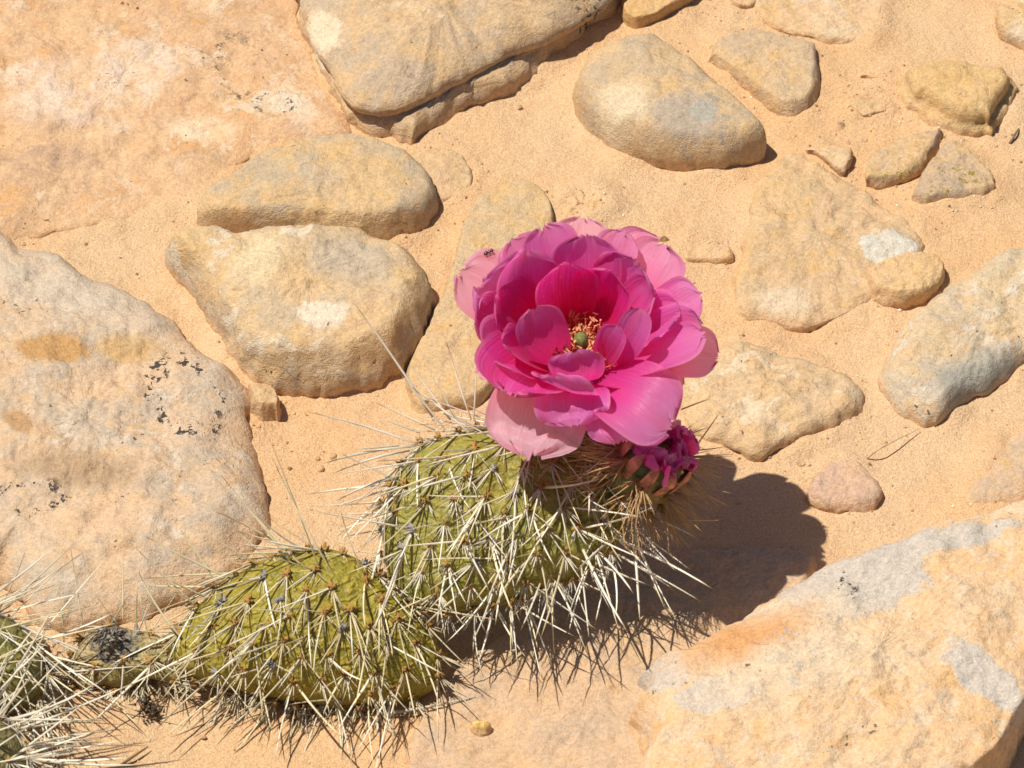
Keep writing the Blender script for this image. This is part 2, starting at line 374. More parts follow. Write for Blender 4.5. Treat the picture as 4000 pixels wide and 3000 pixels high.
rock('sandstone_rock', 'small pinkish rounded rock sunk in the sand near the flower shadow', [(1745, 1085), (1755, 1022), (1800, 990), (1850, 990), (1882, 1022), (1908, 1068), (1890, 1102), (1810, 1115)], .7, dict(c1=(.60, .42, .29), c2=(.54, .40, .29), c3=(.60, .42, .26), sandy=.3), edge=.6, dome=.3)
rock('flat_rock', 'low dusty grey slab between the pale boulder and the big crusted slab', [(2078, 1098), (2110, 1020), (2160, 962), (2212, 918), (2330, 860), (2340, 1080), (2212, 1090)], .5, dict(c1=(.50, .41, .30), c2=(.56, .43, .29), sandy=.5), edge=.8, dome=.2, cat='rock slab')
rock('flat_rock', 'flat grey pink slab lying under the shadow of the cactus', [(890, 1590), (950, 1480), (1050, 1400), (1180, 1290), (1300, 1205), (1400, 1185), (1550, 1182), (1680, 1180), (1738, 1192), (1756, 1212), (1740, 1270), (1600, 1400), (1500, 1560), (1480, 1760), (900, 1760), (880, 1650)],
     .62, dict(c1=(.60, .44, .28), c2=(.53, .42, .29), c3=(.63, .44, .24), sandy=.3, rough_bump=.7), edge=.55, dome=.12, amp=.1, n=240, rings=34, cat='rock slab', seed=91)
SLABM = [(1830, 1320, 150, 66, 15, (.56, .525, .44), .07, 'blob', .3), (1010*0+1525, 1368, 62, 22, 15, (.56, .525, .44), .10, 'blob', .3), (1430, 1470, 45, 60, 20, (.56, .525, .44), .12, 'blob', .25), (1550, 1545, 95, 35, 12, (.56, .525, .44), .08, 'blob', .3),
         (1700, 1460, 200, 90, 10, (.68, .56, .38), .7, 'blob', .1), (2010, 1215, 190, 26, 17, (.56, .525, .44), .15, 'blob', .25), (2120, 1500, 45, 70, 40, (.56, .525, .44), .1, 'blob', .25), (1640, 1370, 60, 40, 0, (.70, .60, .43), .4, 'blob', .15),
         (1830, 1325, 25, 30, 10, DARK, .2, 'speck', 0), (1640, 1430, 30, 20, 0, DARK, .2, 'speck', 0), (1870, 1620, 22, 14, 0, DARK, .2, 'speck', 0), (1600, 1420, 120, 40, 20, (.62, .35, .15), .7, 'blob', 0), (1700, 1480, 90, 60, 0, (.55, .50, .40), .5, 'speck', .1)]
rock('flat_rock', 'huge orange slab crusted with pale grey lichen plates in front of the cactus shadow',
     [(1385, 1440), (1470, 1385), (1560, 1330), (1650, 1272), (1750, 1222), (1850, 1182), (1950, 1150), (2100, 1108), (2212, 1078), (2360, 1050), (2400, 1300), (2280, 1485), (2200, 1605), (2115, 1730), (1900, 1850), (1420, 1850), (1350, 1700), (1395, 1620), (1362, 1540), (1390, 1490)],
     3.6, dict(flake=1.5, c1=(.72, .51, .29), c2=(.70, .53, .33), c3=(.71, .46, .21), pale=1.5, pale_t=.53, pale_c=(.68, .56, .39), dots=.25, sandy=.3, rough_bump=.9), edge=2.0, dome=.18, amp=.12, n=280, rings=60, cat='rock slab',
     edgefn=lambda e: .4+1.1*max(0, -e.x*.75+e.y*.66) if e.x < .5 or e.y > .0 else .12, marks=SLABM, seed=101)
rock('sandstone_boulder', 'large pale boulder marked with curved rows of black lichen grains',
     [(-90, 500), (40, 512), (110, 528), (190, 578), (290, 620), (370, 680), (450, 750), (510, 802), (540, 850), (545, 915), (550, 1000), (572, 1075), (592, 1135), (560, 1195), (480, 1260), (330, 1330), (200, 1375), (110, 1366), (50, 1305), (0, 1262), (-90, 1230)],
     1.7, dict(foot_h=.75, c1=(.64, .48, .31), c2=(.51, .44, .33), c3=(.62, .44, .25), pale=.7, pale_t=.56, pale_c=(.62, .55, .42), dots=.35, sandy=.25), edge=2.8, dome=.3, amp=.13, n=260, rings=46,
     marks=[(400, 845, 68, 82, 15, DARK, .2, 'ring', .03), (120, 755, 75, 30, 0, (.50, .31, .13), .3, 'blob', 0), (60, 1070, 70, 30, 10, DARK, .2, 'ring', 0), (40, 910, 24, 30, 30, (.47, .31, .16), .25, 'blob', 0), (280, 745, 70, 26, 0, (.55, .38, .18), .4, 'blob', 0), (170, 1010, 130, 34, -10, (.45, .33, .2), .6, 'blob', 0), (150, 620, 200, 60, -25, (.56, .49, .37), .7, 'blob', 0)], seed=113)
rock('sandstone_boulder', 'tan oval boulder tucked behind the pale yellow mottled boulder', [(422, 475), (440, 420), (500, 380), (560, 332), (640, 296), (700, 285), (780, 286), (850, 311), (910, 346), (942, 392), (949, 440), (930, 480), (888, 514), (800, 535), (700, 530), (560, 520), (460, 510)],
     2.1, dict(c1=(.61, .45, .24), c2=(.49, .41, .28), sandy=.35, dots=.15), edge=.9, dome=.22, amp=.08, sink=.9, marks=[(880, 485, 34, 26, 30, DARK, .2, 'speck', 0)], n=170, rings=22, seed=127)
rock('sandstone_boulder', 'thick mottled yellow and white boulder beside the black grained boulder', [(355, 545), (375, 506), (410, 490), (480, 494), (560, 481), (680, 480), (780, 490), (860, 520), (902, 552), (926, 600), (934, 660), (915, 720), (885, 772), (850, 812), (770, 842), (680, 851), (600, 846), (530, 800), (470, 720), (420, 640), (380, 597)],
     3.1, dict(c1=(.62, .46, .25), c2=(.52, .43, .29), c3=(.64, .46, .22), pale=.55, pale_t=.56, pale_c=(.66, .60, .45), sandy=.3, dots=.1), edge=1.3, dome=.16, amp=.13, sink=1., n=190, rings=24,
     marks=[(700, 705, 60, 28, 0, (.70, .63, .48), .25, 'blob', .05), (560, 590, 55, 60, 0, (.66, .56, .35), .5, 'blob', .05), (750, 590, 80, 50, 0, (.50, .43, .31), .5, 'blob', 0)], seed=131)
rock('sandstone_rock', 'small crumbling flat rock beside the tan oval boulder', [(880, 335), (940, 322), (990, 330), (1020, 370), (1020, 410), (988, 434), (950, 446), (910, 420)], .5, dict(c1=TAN, c2=GREYT, sandy=.5), edge=.25, amp=.07)
rock('sandstone_rock', 'long smooth tongue of tan rock running under the flower', [(1010, 460), (1050, 412), (1110, 388), (1160, 398), (1190, 430), (1198, 490), (1180, 620), (1120, 760), (1050, 860), (1000, 892), (910, 890), (880, 815), (925, 705), (960, 620), (988, 530)], .95, dict(c1=(.60, .45, .25), c2=(.55, .43, .26), sandy=.25, dots=.3), edge=.5, dome=.12, amp=.07, n=180, rings=22)
rock('sandstone_rock', 'crumbly yellow sandstone clod behind the top of the flower', [(1200, 430), (1225, 408), (1270, 405), (1310, 425), (1322, 445), (1310, 470), (1270, 478), (1215, 475)], .42, dict(c1=GOLD, c2=SAND, sandy=.8), edge=.3, amp=.12, freq=1.6, n=110, rings=12)
rock('sandstone_rock', 'flat little sand coloured stone beside the flower', [(1478, 545), (1510, 533), (1565, 532), (1582, 550), (1572, 566), (1530, 568), (1485, 566)], .3, dict(c1=SAND, c2=PALE, sandy=.7), edge=.18, n=90, rings=8)
rock('sandstone_rock', 'small upright block of rock wedged between two big boulders', [(535, 845), (552, 832), (575, 828), (600, 850), (608, 880), (600, 905), (570, 910), (548, 890)], 1.25, dict(c1=TAN, c2=PINK, sandy=.3), edge=.22, amp=.08, sharp=.5, n=90, rings=8)

# ================================================================== SAND, drifted up against the rocks
from mathutils import kdtree
KD = kdtree.KDTree(len(EDGES))
for k_, p_ in enumerate(EDGES): KD.insert((p_.x, p_.y, 0), k_)
KD.balance()
def axis(lo, hi, st, far):
    a = [lo+st*i for i in range(int((hi-lo)/st)+1)]; s = st; p = a[-1]; q = []
    while p < far: s *= 1.35; p += s; q.append(p)
    s = st; p = a[0]; r = []
    while p > -far: s *= 1.35; p -= s; r.append(p)
    return r[::-1]+a+q
def ground_z(x, y):
    X = x*100; Y = y*100
    co, ix, ds = KD.find((x, y, 0)); ds *= 100
    drift = .25*math.exp(-(ds/.55)**2)*max(0, .35+1.1*fbm((X, Y, 2), .45, 3))
    return (.16*fbm((X, Y, 0), .16, 3)+.08*fbm((X, Y, 4), .55, 3)+.03*fbm((X, Y, 9), 2.0, 3)+drift)*CM
xs = axis(-.19, .19, .0016, 25.); ys = axis(-.22, .22, .0018, 25.)
gv = []; gf = []
for y in ys:
    for x in xs:
        far = max(abs(x), abs(y))
        gv.append((x, y, ground_z(x, y) if far < 1 else .03*fbm((x, y, 0), .5, 2)))
W_ = len(xs)
for j in range(len(ys)-1):
    for i in range(W_-1): gf.append((j*W_+i, j*W_+i+1, (j+1)*W_+i+1, (j+1)*W_+i))
gr = part('sand_ground', gv, gf, SANDM, None, Vector((0, 0, 0))); tag(gr, kind='structure')

# loose grit, thickest along the foot of the rocks
rg = random.Random(21); GRIT = []
for (nm, cc) in (('grit_tan', (.62, .42, .23)), ('grit_brown', (.33, .20, .11)), ('grit_pale', (.74, .64, .48)), ('grit_rust', (.50, .27, .12))):
    m_, g_ = new_mat(nm); g_.finish(g_.principled(cc, .9, None, .15).outputs[0]); GRIT.append(m_)
gv, gf, gm = [], [], []
for k_ in range(5200):
    if k_ % 3:
        p_ = rg.choice(EDGES); x, y = p_.x+rg.gauss(0, .006), p_.y+rg.gauss(0, .006)
    else: x, y = rg.uniform(-.18, .18), rg.uniform(-.2, .2)
    r_ = (.018+.05*rg.random()**4)*CM*(1.6 if rg.random() < .03 else 1); z = ground_z(x, y)+r_*.3; i0 = len(gv); a_ = rg.uniform(0, 6)
    for q_ in range(4): gv.append((x+r_*math.cos(a_+q_*1.57)*rg.uniform(.7, 1.3), y+r_*math.sin(a_+q_*1.57)*rg.uniform(.7, 1.3), z))
    gv += [(x, y, z+r_*rg.uniform(.5, .9)), (x, y, z-r_)]
    for q_ in range(4): gf += [(i0+q_, i0+(q_+1) % 4, i0+4), (i0+(q_+1) % 4, i0+q_, i0+5)]
    gm += [rg.choice((0, 0, 0, 1, 2, 3))]*8
go = part('loose_grit', gv, gf, GRIT[0], None, Vector((0, 0, 0)), False); tag(go, 'fine loose grit scattered over the sand around the rocks', 'grit', None, 'stuff')
for m_ in GRIT[1:]: go.data.materials.append(m_)
go.data.polygons.foreach_set('material_index', gm)

# pebbles and loose bits
def pebble(name, label, cx, cy, rx, ry, h, c1, c2, group='pebbles lying on the sand', cat='pebble', base=0, sd=0, amp=.06, ed=None):
    r = random.Random(sd*13+5); pts = []
    for i in range(9):
        a = math.tau*i/9; k = r.uniform(.82, 1.12); pts.append((cx+rx*k*math.cos(a), cy-ry*k*math.sin(a)))
    return rock(name, label, pts, h, dict(c1=c1, c2=c2, c3=c1, sandy=.2), edge=ed or h*.8, dome=.25, amp=amp, freq=1.6, n=48, rings=6, sink=.2, group=group, cat=cat, base=base, seed=500+sd)
pebble('pebble', 'single smooth yellow pebble on the flat grey pink slab', 1042, 1571, 27, 19, .30, (.92, .66, .22), (.85, .58, .18), base=.30, sd=1)
pebble('sandstone_clod', 'orange sandstone clod on the sand below the low cactus pad', 884, 1567, 22, 24, .5, (.58, .36, .18), (.50, .32, .18), cat='clod', sd=2, amp=.1)
pebble('pebble', 'small buff pebble beside the flat sand coloured stone', 1433, 520, 18, 9, .25, PALE, TAN, sd=3)
pebble('pebble', 'grey brown pebble beside the spiny cactus clump', 88, 1392, 18, 18, .45, (.26, .22, .18), (.33, .27, .2), sd=4)
for i, (x, y, r_, c_) in enumerate([(1122, 232, 6, 0), (1262, 370, 8, 1), (1868, 303, 8, 1), (1832, 310, 7, 0), (1875, 185, 7, 1), (1595, 1085, 8, 0), (1730, 1000, 5, 0), (685, 990, 5, 0), (720, 985, 6, 0), (695, 1010, 4, 0), (620, 955, 4, 0),
        (1530, 960, 4, 1), (1630, 420, 5, 0), (1480, 395, 5, 1), (2110, 250, 4, 1), (1815, 270, 5, 0), (1390, 590, 4, 0), (1460, 610, 4, 1), (1930, 870, 5, 1), (1990, 880, 4, 0), (1850, 960, 4, 0), (240, 1600, 5, 1), (660, 1573, 11, 1), (440, 1590, 5, 0), (560, 1610, 4, 0)]):
    cc = [(.30, .19, .11), (.16, .13, .11)][c_]
    pebble('grit_grain', 'tiny dark grit grain lying loose on the orange sand', x, y, r_, r_*.75, r_*.010, cc, cc, group='dark grit grains on the sand', cat='grit', sd=20+i)

# ================================================================== CACTUS MATERIALS
def pad_material(name, c1, c2, c3, marks=(), origin=None, wr=1.0):
    m, g = new_mat(name); v = g.obj_cm()
    a = g.noise(v, .5, 4); b = g.noise(v, 2.2, 4)
    c = g.mix(g.step(a, .38, .62), c1, c2)
    c = g.mix(g.math('MULTIPLY', g.step(b, .48, .68), .6), c, c3)
    at = g.n('ShaderNodeAttribute', attribute_name='tub')
    mp = g.n('ShaderNodeMapping'); g.l(v, mp.inputs[0]); mp.inputs['Scale'].default_value = (.55, 1, 1)
    wv = g.n('ShaderNodeTexNoise'); g.l(v, wv.inputs['Vector']); wv.inputs['Scale'].default_value = 1.3; wv.inputs['Detail'].default_value = 3
    warp = g.vmath('ADD', mp.outputs[0], g.scale(g.vmath('SUBTRACT', wv.outputs[1], (.5, .5, .5)), 1.1))
    ve = g.voro(warp, 2.9, 'DISTANCE_TO_EDGE')
    cr = g.step(ve, 0.0, .34)
    c = g.mix(g.math('MULTIPLY', g.math('SUBTRACT', 1., cr), g.math('MULTIPLY', g.step(a, .3, .65), .55)), c, (.11, .125, .02))
    c = g.mix(1., c, g.grey(g.step(g.noise(v, 9, 3, .6), .3, .7, .86, 1.14)), 'MULTIPLY')
    scar = g.step(g.noise(v, 1.5, 4, .7), .69, .72)
    c = g.mix(g.math('MULTIPLY', scar, .8), c, (.20, .17, .12))
    for (p0, r_, colr) in marks:
        d = g.vmath('DISTANCE', v, tuple((p0-origin)*100))
        d = g.math('ADD', d, g.math('MULTIPLY', g.math('SUBTRACT', g.noise(v, 2.5, 4, .7), .5), 1.6))
        c = g.mix(g.step(d, r_*.7, r_*1.1, 1, 0), c, g.mix(g.step(g.noise(v, 5, 4, .7), .4, .62), colr, (.34, .28, .20)))
    h = g.math('ADD', g.math('MULTIPLY', cr, .8*wr), g.math('MULTIPLY', g.noise(v, 3.2, 3), .8))
    n = g.bump(h, .6, .0014)
    b_ = g.principled(c, .5, n, .35)
    g.finish(b_.outputs[0]); return m
def spine_material(name, c0, c1, c2):
    m, g = new_mat(name)
    at = g.n('ShaderNodeAttribute', attribute_name='along')
    oi = g.n('ShaderNodeTexCoord')
    c = g.mix(g.step(at.outputs['Fac'], .0, .3), c0, c1)
    c = g.mix(g.step(at.outputs['Fac'], .72, 1.0), c, c2)
    r = g.n('ShaderNodeObjectInfo')
    c = g.mix(1., c, g.grey(g.step(r.outputs['Random'], 0, 1, .78, 1.12)), 'MULTIPLY')
    g.finish(g.principled(c, .55, None, .3).outputs[0]); return m
SP_CREAM = spine_material('cream_spine', (.60, .51, .36), (.86, .81, .67), (.60, .44, .22))
SP_STRAW = spine_material('straw_spine', (.54, .43, .22), (.76, .66, .43), (.52, .34, .11))
SP_BROWN = spine_material('brown_spine', (.42, .22, .09), (.62, .41, .20), (.42, .16, .05))
SP_GREY = spine_material('grey_spine', (.48, .42, .33), (.70, .65, .53), (.50, .38, .22))
def flat_mat(name, c, rough=.8, spec=.2, var=.25, sc=8):
    m, g = new_mat(name); v = g.obj_cm()
    cc = g.mix(1., c, g.grey(g.step(g.noise(v, sc, 3), .3, .7, 1-var, 1+var)), 'MULTIPLY')
    g.finish(g.principled(cc, rough, g.bump(g.noise(v, sc*1.5, 3), .4, .0008), spec).outputs[0]); return m
AREOLE = flat_mat('areole_wool', (.44, .25, .08), .95, .05)
AREOLE_G = flat_mat('grey_wool', (.34, .31, .28), .95, .05)

# ------------------------------------------------------------------ spines
SPINES = {}                       # cactus name -> list of requests
def add_spine(cactus, parent, base, direction, length, radius, mat, bend=.06):
    SPINES.setdefault(cactus.name, []).append((parent, Vector(base), Vector(direction).normalized(), length, radius, mat, bend, random.random()))
def spine_tube(bend, sides=4, segs=6):
    vs_, fs, al = [], [], []
    for k in range(segs):
        t = k/segs; r = (1.0-.25*t)*(1-t**3*.55) if k else .85
        for j in range(sides):
            a = math.tau*j/sides
            vs_.append(Vector((r*math.cos(a)+0, r*.75*math.sin(a), t))); al.append(t)
    vs_.append(Vector((0, 0, 1))); al.append(1)
    for k in range(segs-1):
        for j in range(sides):
            i2 = (j+1) % sides; fs.append((k*sides+j, k*sides+i2, (k+1)*sides+i2, (k+1)*sides+j))
    for j in range(sides): fs.append(((segs-1)*sides+j, (segs-1)*sides+(j+1) % sides, len(vs_)-1))
    return vs_, fs, al
# template meshes: unit length on Z; x offset for bend is divided by the radius scale, so bend is baked per mesh with ratio length/radius ~ 60
TEMPL = {}
def spine_template(mat, bend_i):
    key = (mat.name, bend_i)
    if key not in TEMPL:
        vs_, fs, al = spine_tube(0)
        b = [0, .04, .09, .16, -.06][bend_i]*60
        for v in vs_: v.x += b*(v.z-v.z*v.z)*1.6
        me = mesh('spine', vs_, fs, (mat,))
        at = me.attributes.new('along', 'FLOAT', 'POINT'); at.data.foreach_set('value', al)
        TEMPL[key] = me
    return TEMPL[key]
def spine_matrix(base, d, L, R, roll):
    q = d.to_track_quat('Z', 'Y').to_matrix() @ Matrix.Rotation(roll, 3, 'Z')
    M = Matrix.Translation(base) @ q.to_4x4() @ Matrix.Diagonal((R, R, L, 1))
    return M
def build_spines(cactus, limit=290):
    reqs = sorted(SPINES.get(cactus.name, []), key=lambda r: -r[3]*(1+.0*r[7]))
    rs = random.Random(3)
    vs_, fs, al, mi = [], [], [], []; mats = []
    for k, (parent, base, d, L, R, mat, bend, rnd) in enumerate(reqs):
        bi = rs.choice([0, 1, 1, 2, 2, 3, 4]) if bend else 0
        M = spine_matrix(base, d, L, R, rs.uniform(0, math.tau))
        if k < limit:
            o = bpy.data.objects.new('spine', spine_template(mat, bi)); col.objects.link(o)
            o.parent = parent; o.matrix_parent_inverse = Matrix.Translation(-WORLD_LOC[parent.name]); o.matrix_basis = M
        else:
            tv, tf, ta = spine_tube(0, 3, 4)
            b = [0, .03, .07, .11, -.05][bi]*.6*L
            o0 = len(vs_)
            side = M.to_3x3() @ Vector((1/R, 0, 0))
            for v in tv: vs_.append((M @ v)+side*(b*(v.z-v.z*v.z)*1.6))
            al += ta
            if mat not in mats: mats.append(mat)
            for f in tf: fs.append(tuple(o0+i for i in f)); mi.append(mats.index(mat))
    if vs_:
        org = WORLD_LOC[cactus.name]
        me = mesh('fine_spines', [v-org for v in vs_], fs, mats)
        me.polygons.foreach_set('material_index', mi)
        at = me.attributes.new('along', 'FLOAT', 'POINT'); at.data.foreach_set('value', al)
        o = link('fine_spines', me, org, cactus); tag(o, kind='stuff')

def areole_mesh(name, mat, sd):
    r = random.Random(sd); vs_, fs = [], []
    for k in range(9):
        a = r.uniform(0, math.tau); el = r.uniform(.2, 1.4); d = Vector((math.cos(a)*math.cos(el), math.sin(a)*math.cos(el), math.sin(el)))
        s = d.orthogonal().normalized(); t = d.cross(s); b = d*.25+Vector((r.uniform(-.4, .4), r.uniform(-.4, .4), -.2)); i = len(vs_); L = r.uniform(.9, 1.7); w_ = .42
        vs_ += [b+s*w_, b-s*.5*w_+t*.87*w_, b-s*.5*w_-t*.87*w_, b+d*L]
        fs += [(i, i+1, i+3), (i+1, i+2, i+3), (i+2, i, i+3)]
    return mesh(name, vs_, fs, (mat,), True)
ARE = [areole_mesh('areole', AREOLE, s) for s in range(4)]; AREG = [areole_mesh('areole', AREOLE_G, s) for s in range(9, 11)]
def put_areole(parent, p, nrm, size, grey=False):
    o = bpy.data.objects.new('areole', random.choice(AREG if grey else ARE)); col.objects.link(o)
    o.parent = parent; o.matrix_parent_inverse = Matrix.Translation(-WORLD_LOC[parent.name])
    o.matrix_basis = Matrix.Translation(p) @ (nrm.to_track_quat('Z', 'Y').to_matrix() @ Matrix.Rotation(random.uniform(0, 6), 3, 'Z')).to_4x4() @ Matrix.Diagonal((size, size, size, 1))
    return o

# ------------------------------------------------------------------ pads
class Pad:
    def __init__(s, name, parent, outline, p0, normal, T, mat, spacing=1.05, back=None, exps=(2.3, .55), tub=.10, stag=0, are_skip=None, label=None):
        n = 110; s.n = normal.normalized(); s.p0 = p0
        ol = closed_spline(outline, n, .0)
        q = [on_plane(p.x, p.y, p0, s.n) for p in ol]
        s.c = sum(q, Vector())/n
        s.e1 = (RT-s.n*RT.dot(s.n)).normalized(); s.e2 = s.n.cross(s.e1)
        s.T = T*CM; s.Tb = (back or T)*CM; s.ex = exps
        s.pol = sorted((math.atan2((p-s.c).dot(s.e2), (p-s.c).dot(s.e1)), (p-s.c).length) for p in q)
        # areole sites on a staggered lattice
        s.sites = []
        sp = spacing*CM; i0 = int(.08/sp)+1
        for j in range(-i0, i0+1):
            for i in range(-i0, i0+1):
                a = (i+.5*(j % 2)+stag)*sp*1.05+random.uniform(-.11, .11)*sp; b = j*sp*.80+random.uniform(-.11, .11)*sp
                ca = a*math.cos(.15)-b*math.sin(.15); cb = a*math.sin(.15)+b*math.cos(.15)
                R = s.radius(math.atan2(cb, ca)); rr = math.hypot(ca, cb)/R
                if rr < .93: s.sites.append((s.c+s.e1*ca+s.e2*cb, rr))
        vs_, fs, tb = [], [], []
        rows = []
        for k in range(34): rows.append((math.sin(k/33*math.pi/2), 1))
        for k in range(1, 14): rows.append((math.cos(k/13*math.pi/2), -1))
        for (sv, sd) in rows:
            for i in range(n):
                pp = s.c+(q[i]-s.c)*max(sv, .004)
                off = (s.T if sd > 0 else -s.Tb)*max(0, 1-sv**s.ex[0])**s.ex[1]
                h = 0
                if sd > 0:
                    for (c_, rr) in s.sites:
                        d2 = (pp-c_).length_squared/(sp*sp)
                        if d2 < .5: h += math.exp(-d2*14)
                wv = fbm(pp*100, .45, 3)*.16+fbm(pp*100, 1.5, 2)*.05
                p3 = pp+s.n*(off+(h*tub+wv)*CM*(1 if sd > 0 else -1)*(1-.5*sv))+(q[i]-s.c).normalized()*(sv**6*fbm(pp*100+Vector((5, 5, 5)), .5, 3)*.12*CM)
                vs_.append(p3); tb.append(h)
        for r_ in range(len(rows)-1):
            for i in range(n): fs.append((r_*n+i, r_*n+(i+1) % n, (r_+1)*n+(i+1) % n, (r_+1)*n+i))
        # orient outward
        a, b, c_ = vs_[fs[5*n][0]], vs_[fs[5*n][1]], vs_[fs[5*n][2]]
        if (b-a).cross(c_-a).dot(s.n) < 0: fs = [tuple(reversed(f)) for f in fs]
        org = Vector(s.c); s.org = org
        if callable(mat): mat = mat(org)
        s.o = part(name, vs_, fs, mat, parent, org)
        if label: s.o['label'] = label
    def radius(s, a):
        P = s.pol
        for i in range(len(P)):
            if P[i][0] > a:
                a0, r0 = P[i-1] if i else (P[-1][0]-math.tau, P[-1][1]); a1, r1 = P[i]
                return r0+(r1-r0)*(a-a0)/max(1e-6, a1-a0)
        return P[-1][1]
    def surf(s, p, rr):
        off = s.T*max(0, 1-rr**s.ex[0])**s.ex[1]
        rad = (p-s.c); rad = rad.normalized() if rad.length > 1e-6 else Vector()
        nrm = (s.n*(1-.75*rr**3)+rad*rr**2.2*.9).normalized()
        return p+s.n*off, nrm, rad
    def rim(s, count):
        out = []
        for k in range(count):
            a = -math.pi+math.tau*(k+.5+random.uniform(-.25, .25))/count; R = s.radius(a)*.985
            out.append((s.c+(s.e1*math.cos(a)+s.e2*math.sin(a))*R, a))
        return out

def img_dir(dx, dy, toward): return (RT*dx+UP*dy-FW*toward).normalized()
def spines_for(cactus, pad, hub, mats, long_n=(2, 3), Lr=(1.6, 3.4), short_n=(4, 7), down=.55, tow=(.0, .8), are=.11, thick=.046, rimcount=22, grey_edge=True, jit=.33, rim_long=1.0, skip=None):
    sites = [(p, rr, None) for p, rr in pad.sites]+[(p, .97, a) for p, a in pad.rim(rimcount)]
    for p, rr, a in sites:
        if skip and skip(to_px(p)): continue
        P, nrm, rad = pad.surf(p, rr)
        px, py = to_px(P)
        size = random.uniform(.8, 1.25)*are*CM
        put_areole(pad.o, P+nrm*.05*CM, nrm, size, grey=random.random() < .12)
        hx, hy = px-hub[0], -(py-hub[1]); hl = math.hypot(hx, hy)+1e-6
        for k in range(random.randint(*long_n)):
            bx, by = hx/hl, hy/hl-down
            ang = math.atan2(by, bx)+random.gauss(0, jit)
            tw = random.uniform(*tow)
            d = img_dir(math.cos(ang), math.sin(ang), tw)
            d = (d+nrm*.35).normalized()
            L = random.triangular(Lr[0], Lr[1], Lr[0]*.6+Lr[1]*.4)
            if a is not None: L *= random.uniform(.8, 1.15)*rim_long
            add_spine(cactus, pad.o, P-d*.06*CM, d, L*CM, thick*random.uniform(.75, 1.15)*CM*(.7+.12*L), random.choice(mats))
        for k in range(random.randint(*short_n)):
            ang = math.atan2(hy/hl*.5-1.0, hx/hl*.5)+random.uniform(-1.0, 1.0)
            d = (img_dir(math.cos(ang), math.sin(ang), random.uniform(.0, .5))+nrm*.45).normalized()
            L = random.uniform(.45, 1.05)
            add_spine(cactus, pad.o, P-d*.04*CM, d, L*CM, random.uniform(.016, .026)*CM, mats[0])

# ================================================================== THE FLOWERING CACTUS
ctr = on_z(1560, 2640, 0)
CAC = empty('prickly_pear_cactus', ctr)
tag(CAC, 'spiny prickly pear cactus with one open magenta flower and yellow green pads', 'cactus')
GREEN = ((.29, .25, .045), (.325, .275, .05), (.215, .21, .05)); YEL = ((.335, .265, .032), (.375, .285, .035), (.24, .215, .035))

# upright pad
lean = math.radians(53)
PB = on_z(1806, 2368, 2.25*CM)
n_up = Vector((.06, -math.cos(lean), math.sin(lean)))
UPR = Pad('pad', CAC, [(1490, 2040), (1520, 1900), (1600, 1770), (1730, 1700), (1900, 1675), (2120, 1685), (2300, 1720), (2420, 1810), (2475, 1930), (2470, 2040), (2400, 2150), (2280, 2235), (2140, 2300), (1980, 2355), (1820, 2388), (1655, 2400), (1540, 2350), (1500, 2200)],
          PB-n_up*.4*CM, n_up, 1.25, back=1.6, mat=lambda o: pad_material('pad_skin', *GREEN), spacing=.82, label='upright olive green pad carrying the flower')
# low pad
lean2 = math.radians(48)
LB = on_z(1300, 2745, .35*CM)
n_lo = Vector((-.05, -math.cos(lean2), math.sin(lean2)))
LOW = Pad('pad', CAC, [(655, 2520), (720, 2420), (860, 2280), (1010, 2190), (1180, 2150), (1340, 2160), (1480, 2240), (1610, 2360), (1700, 2480), (1725, 2600), (1690, 2690), (1590, 2735), (1420, 2760), (1200, 2755), (980, 2720), (800, 2670), (690, 2610)],
          LB-n_lo*.3*CM, n_lo, 1.5, lambda o: pad_material('low_pad_skin', *YEL, wr=1.3), spacing=.80, stag=.3, label='low yellowish green pad resting on the sand')
# shrivelled stub
SB = on_z(480, 2690, .2*CM); n_sb = Vector((-.1, -.7, .72))
scar_p = at_depth(430, 2490, 1.735)
STB = Pad('pad', CAC, [(262, 2620), (300, 2540), (345, 2465), (430, 2445), (520, 2470), (620, 2490), (720, 2550), (740, 2630), (690, 2670), (590, 2655), (500, 2690), (400, 2680), (320, 2695)],
          SB-n_sb*.2*CM, n_sb, .8, lambda o: pad_material('stub_skin', (.46, .345, .18), (.38, .30, .12), (.48, .35, .20), wr=2.0, marks=[(on_plane(445, 2500, SB+n_sb*.5*CM, n_sb.normalized()), .8, (.07, .065, .06))], origin=o), spacing=.85, label='shrivelled tan basal pad with a grey black scar')

spines_for(CAC, UPR, (2150, 1640), [SP_CREAM, SP_CREAM, SP_CREAM, SP_STRAW], long_n=(2, 4), short_n=(7, 10), Lr=(.8, 3.7), rimcount=32, thick=.037, jit=.65, are=.15,
           skip=lambda q: (q[0] > 2180 and q[1] < 1800) or (q[0] < 1600 and q[1] > 2300))
spines_for(CAC, LOW, (1420, 2170), [SP_STRAW, SP_CREAM, SP_STRAW], long_n=(2, 4), short_n=(7, 10), Lr=(.8, 3.5), rimcount=30, thick=.035, jit=.6, are=.16, down=.5)
spines_for(CAC, STB, (520, 2560), [SP_STRAW, SP_GREY, SP_CREAM], long_n=(2, 4), Lr=(.7, 2.4), rimcount=20, short_n=(5, 8), thick=.034, jit=.7, are=.15, skip=lambda q: 340 < q[0] < 520 and 2450 < q[1] < 2570)
